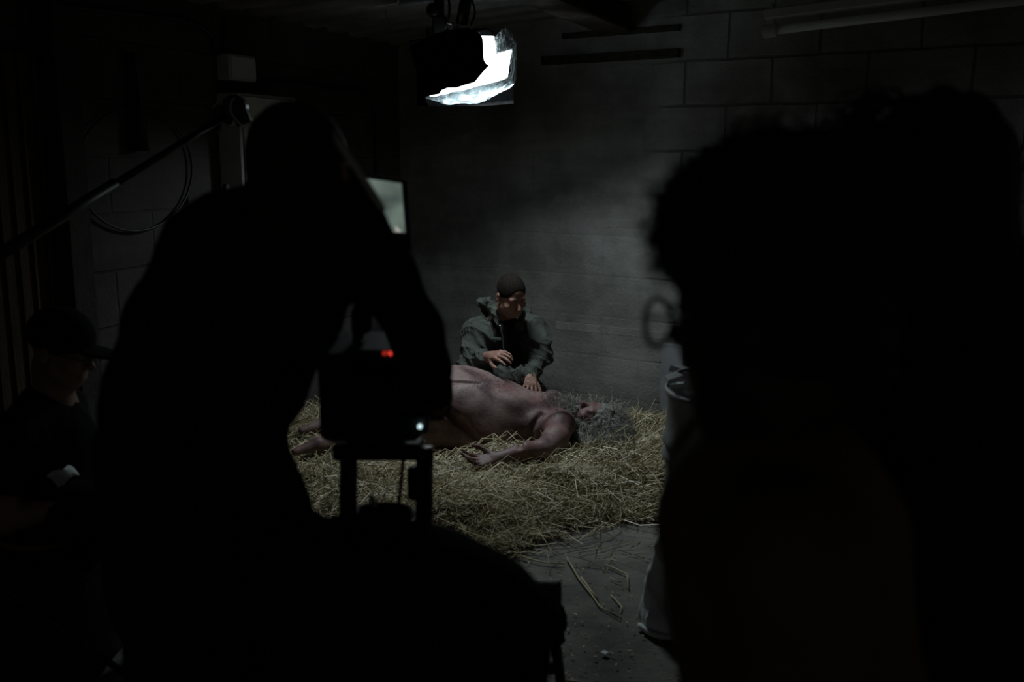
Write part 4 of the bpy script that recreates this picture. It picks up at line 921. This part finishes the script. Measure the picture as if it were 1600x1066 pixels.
s = SDF((.15, .95, .8), (1.05, 1.75, 1.6), .011); s.cone(P(1470, 520, YQ), P(1475, 830, YQ), .15, .15, .06); s.cone(P(1470, 430, YQ), P(1470, 500, YQ), .07, .12, .05)
for q in (-1, 1): a = P(1472+q*165, 475, YQ); s.cone(P(1470, 450, YQ), a, .07, .075, .05); s.chain([a, a + [q*.05, 0, -.28], a + [q*.01, .12, -.40]], [.073, .062, .05], .03)
s.build('top', M_black, e, disp=folds(22, .006, 9))
s = SDF((bx-.3, YQ-.25, .02), (bx+.3, YQ+.25, 1.05), .012); s.ell((bx, YQ, .9), (.18, .14, .15), None, .03)
for q in (-1, 1): s.chain([(bx+q*.09, YQ, .86), (bx+q*.09, YQ, .47), (bx+q*.09, YQ, .07)], [.11, .082, .065], .02)
s.build('trousers', M_black, e)
for q in (-1, 1):
    s = SDF((bx+q*.09-.1, YQ-.12, 0), (bx+q*.09+.1, YQ+.28, .2), .009); s.ell((bx+q*.09, YQ+.06, .04), (.045, .13, .045), None, .02); s.cone((bx+q*.09, YQ, .05), (bx+q*.09, YQ, .11), .045, .045, .02); s.plane_cut((0, 0, .004), (0, 0, -1)); s.build('shoe', M_plastic, e)
s = SDF((.35, 1.0, 1.0), (.85, 1.6, 1.8), .008)
s.ell(P(1462, 262, YQ), (.084, .112, .095), None, .02); s.cone(P(1465, 260, YQ), P(1488, 480, YQ-.03), .082, .095, .04); s.cone(P(1420, 330, YQ-.02), P(1400, 560, YQ-.05), .06, .05, .04)
hr = s.build('hair', mat('long_dark_hair', (.008, .006, .005), (.014, .01, .008), 40, .6, .7, 90, aniso=(4, 4, .5)), e, disp=lambda V: .004*np.sin(V[:, 0]*150+2*np.sin(V[:, 2]*12)))
rt, dn = shell_pts(P(1400, 215, YQ), (.04, .06, .045), np.eye(3), 160, lambda v: v[0] < .2)
dn = [d*.5 + np.array([-.6, 0, .15]) for d in dn]
strands('loose_curls', rt, dn, .11, hr, M_darkhair, .0026, .012, 70, 1.7, 12, 4, None, .25)

# ---------------------------------------------------------------- seated person in a cap at the far left
YS = 3.1
hc = P(97, 548, YS); hR = frame((.96, -.12, -.25), (.2, 0, 1)); bx = P(70, 700, YS)[0]
e = empty('person', (bx, YS, 0), 'person in a dark cap and glasses sitting at the far left wall', 'person')
s = SDF((bx-.5, YS-.5, 0), (bx+.75, YS+.45, 1.35), .008)
head(s, hc, hR, 1.0, P(85, 622, YS)); s.cone(P(75, 680, YS), P(68, 840, YS), .13, .13, .05)
for q, yo in ((1, -.17), (-1, .17)):
    a = P(62, 660, YS) + np.array([0, yo, 0]); el_ = a + [-.05, yo*.25, -.26]; w_r = el_ + [.24, -yo*.5, .05]
    s.cone(P(72, 650, YS), a, .06, .055, .04); s.chain([a, el_, w_r], [.055, .043, .028], .02); hand(s, w_r, frame((.9, -yo*1.2, .1), (0, -.3*q, 1)), q, .5, .2, 1)
s.ell((bx, YS, .50), (.16, .17, .12), None, .03)
for q in (-1, 1): s.chain([(bx, YS+q*.09, .50), (bx+.42, YS+q*.13, .50), (bx+.44, YS+q*.13, .08)], [.09, .06, .045], .02); s.cone((bx+.44, YS+q*.13, .06), (bx+.58, YS+q*.13, .04), .04, .03, .02)
s.build('body', M_skin_dim, e)
s = SDF((bx-.5, YS-.45, .4), (bx+.4, YS+.45, 1.2), .010); s.cone(P(75, 690, YS), P(68, 850, YS), .155, .16, .05)
for q, yo in ((1, -.17), (-1, .17)): a = P(62, 660, YS) + np.array([0, yo, 0]); s.cone(P(74, 640, YS), a, .075, .075, .05); s.chain([a, a + [-.025, yo*.12, -.13]], [.073, .066], .02)
s.build('shirt', M_black, e, disp=folds(24, .006, 8))
s = SDF((bx-.3, YS-.35, .05), (bx+.6, YS+.35, .75), .011); s.ell((bx, YS, .50), (.18, .19, .13), None, .03)
for q in (-1, 1): s.chain([(bx, YS+q*.09, .50), (bx+.42, YS+q*.13, .50), (bx+.44, YS+q*.13, .12)], [.105, .08, .065], .02)
s.build('trousers', M_black, e, disp=folds(24, .005, 3))
for q in (-1, 1):
    fx, fy = bx+.44, YS+q*.13; s = SDF((fx-.12, fy-.1, 0), (fx+.25, fy+.1, .2), .008); s.ell((fx+.06, fy, .045), (.14, .05, .048), None, .02); s.cone((fx, fy, .05), (fx, fy, .12), .05, .05, .02); s.plane_cut((0, 0, .004), (0, 0, -1)); s.build('shoe', M_plastic, e)
s = SDF(hc - .22, hc + .22, .006); L = lambda x, y, z: hc + hR @ np.array([x, y, z])
s.ell(L(0, -.012, .052), (.088, .108, .088), hR, .01); s.ell(L(0, 0, -.06), (.14, .16, .075), hR, .006, 'cut'); s.ell(L(0, .11, .028), (.068, .075, .010), hR, .008)
s.build('cap', M_black, e)
g = empty('glasses', L(0, .1, .01), 'glasses worn by the capped person sitting at far left', 'glasses')
for q in (-1, 1):
    mb = MB(); cc = L(q*.033, .106, .0); mb.tube([cc + hR @ np.array([.022*math.cos(t), 0, .017*math.sin(t)]) for t in np.linspace(0, 6.283, 21)], .0018, 6, False); mb.build('rim', M_plastic, g, True)
    mb = MB(); mb.tube([L(q*.055, .106, .005), L(q*.079, 0, .005)], .0018, 6); mb.build('temple', M_plastic, g, True)
mb = MB(); mb.tube([L(-.012, .106, .004), L(.012, .106, .004)], .0018, 6); mb.build('bridge', M_plastic, g, True)
st = empty('added_seat_case', (bx, YS, 0), 'added solid black case as a seat at far left, darkening the floor', 'case')  # solid seat, added to keep the floor at far left dark
mb = MB(); mb.box((bx+.02, YS, .19), (.42, .62, .34), None, .012); mb.build('case_body', M_plastic, st)
mb = MB(); mb.box((bx+.02, YS, .365), (.43, .63, .03), None, .008); mb.build('lid', M_plastic, st)
for q in (-1, 1): mb = MB(); mb.box((bx+.02+q*.12, YS-.317, .34), (.05, .012, .05), None, .004); mb.build('latch', M_blackmetal, st)
# papers held on the lap
mb = MB(); V = []; 
for i in range(7):
    for j in range(5):
        p = P(72 + i*5.6, 745 - i*3.2 + j*7, YS-.25 + .03*math.sin(i*1.3) ); V.append(p + np.array([0, j*.02, .006*math.sin(i+j)]))
o = obj('paper_sheet', V, [(i*5+j, (i+1)*5+j, (i+1)*5+j+1, i*5+j+1) for i in range(6) for j in range(4)], M_paper, origin=V[0]); md = o.modifiers.new('t', 'SOLIDIFY'); md.thickness = .002
tag(o, 'crumpled pale paper in the lap of the capped person', 'paper')
# boom pole with clamp crossing the left side, on its stand outside the view
a = P(362, 176, 3.4); b = P(-90, 452, 2.7); e = empty('grip_arm', (b[0], b[1], 0), 'long black grip arm slanting across upper left with a clamp', 'grip arm')
mb = MB(); mb.tube([a, a*.5+b*.5], .012, 12); mb.tube([a*.55+b*.45, b], .019, 12); mb.build('arm', M_blackmetal, e, True)
mb = MB(); mb.lathe(P(368, 168, 3.38), [(0, -.03), (.036, -.03), (.04, -.02), (.04, .02), (.034, .03), (0, .03)], 20, frame((1, 0, .2), (0, -1, 0))); mb.box(P(352, 180, 3.4), (.07, .05, .05), frame((0, 1, 0), (.4, 0, 1)), .006); mb.box(P(378, 182, 3.38), (.05, .05, .06), frame((0, 1, 0), (-.4, 0, 1)), .006); mb.tube([P(346, 180, 3.38), P(340, 205, 3.36)], .009, 8); mb.build('clamp_head', M_blackmetal, e)
mb = MB(); mb.tube(curve_pts([P(368, 152, 3.36), P(362, 158, 3.34), P(360, 172, 3.34), P(368, 186, 3.34), P(378, 196, 3.34)], 6), .004, 8); mb.tube(curve_pts([P(332, 168, 3.37), P(350, 152, 3.37), P(362, 148, 3.37), P(374, 158, 3.37)], 6), .005, 8); mb.build('lead', M_chrome if False else M_pipe, e, True)
mb = MB(); mb.tube([(b[0], b[1], .25), (b[0], b[1], b[2]+.05)], .016, 12); mb.build('stand_pole', M_blackmetal, e, True)
for k in range(3):
    a_ = 2.1*k + .4; mb = MB(); mb.tube([(b[0], b[1], .45), (b[0]+.40*math.cos(a_), b[1]+.40*math.sin(a_), .012)], .011, 8); mb.build('leg', M_blackmetal, e, True)
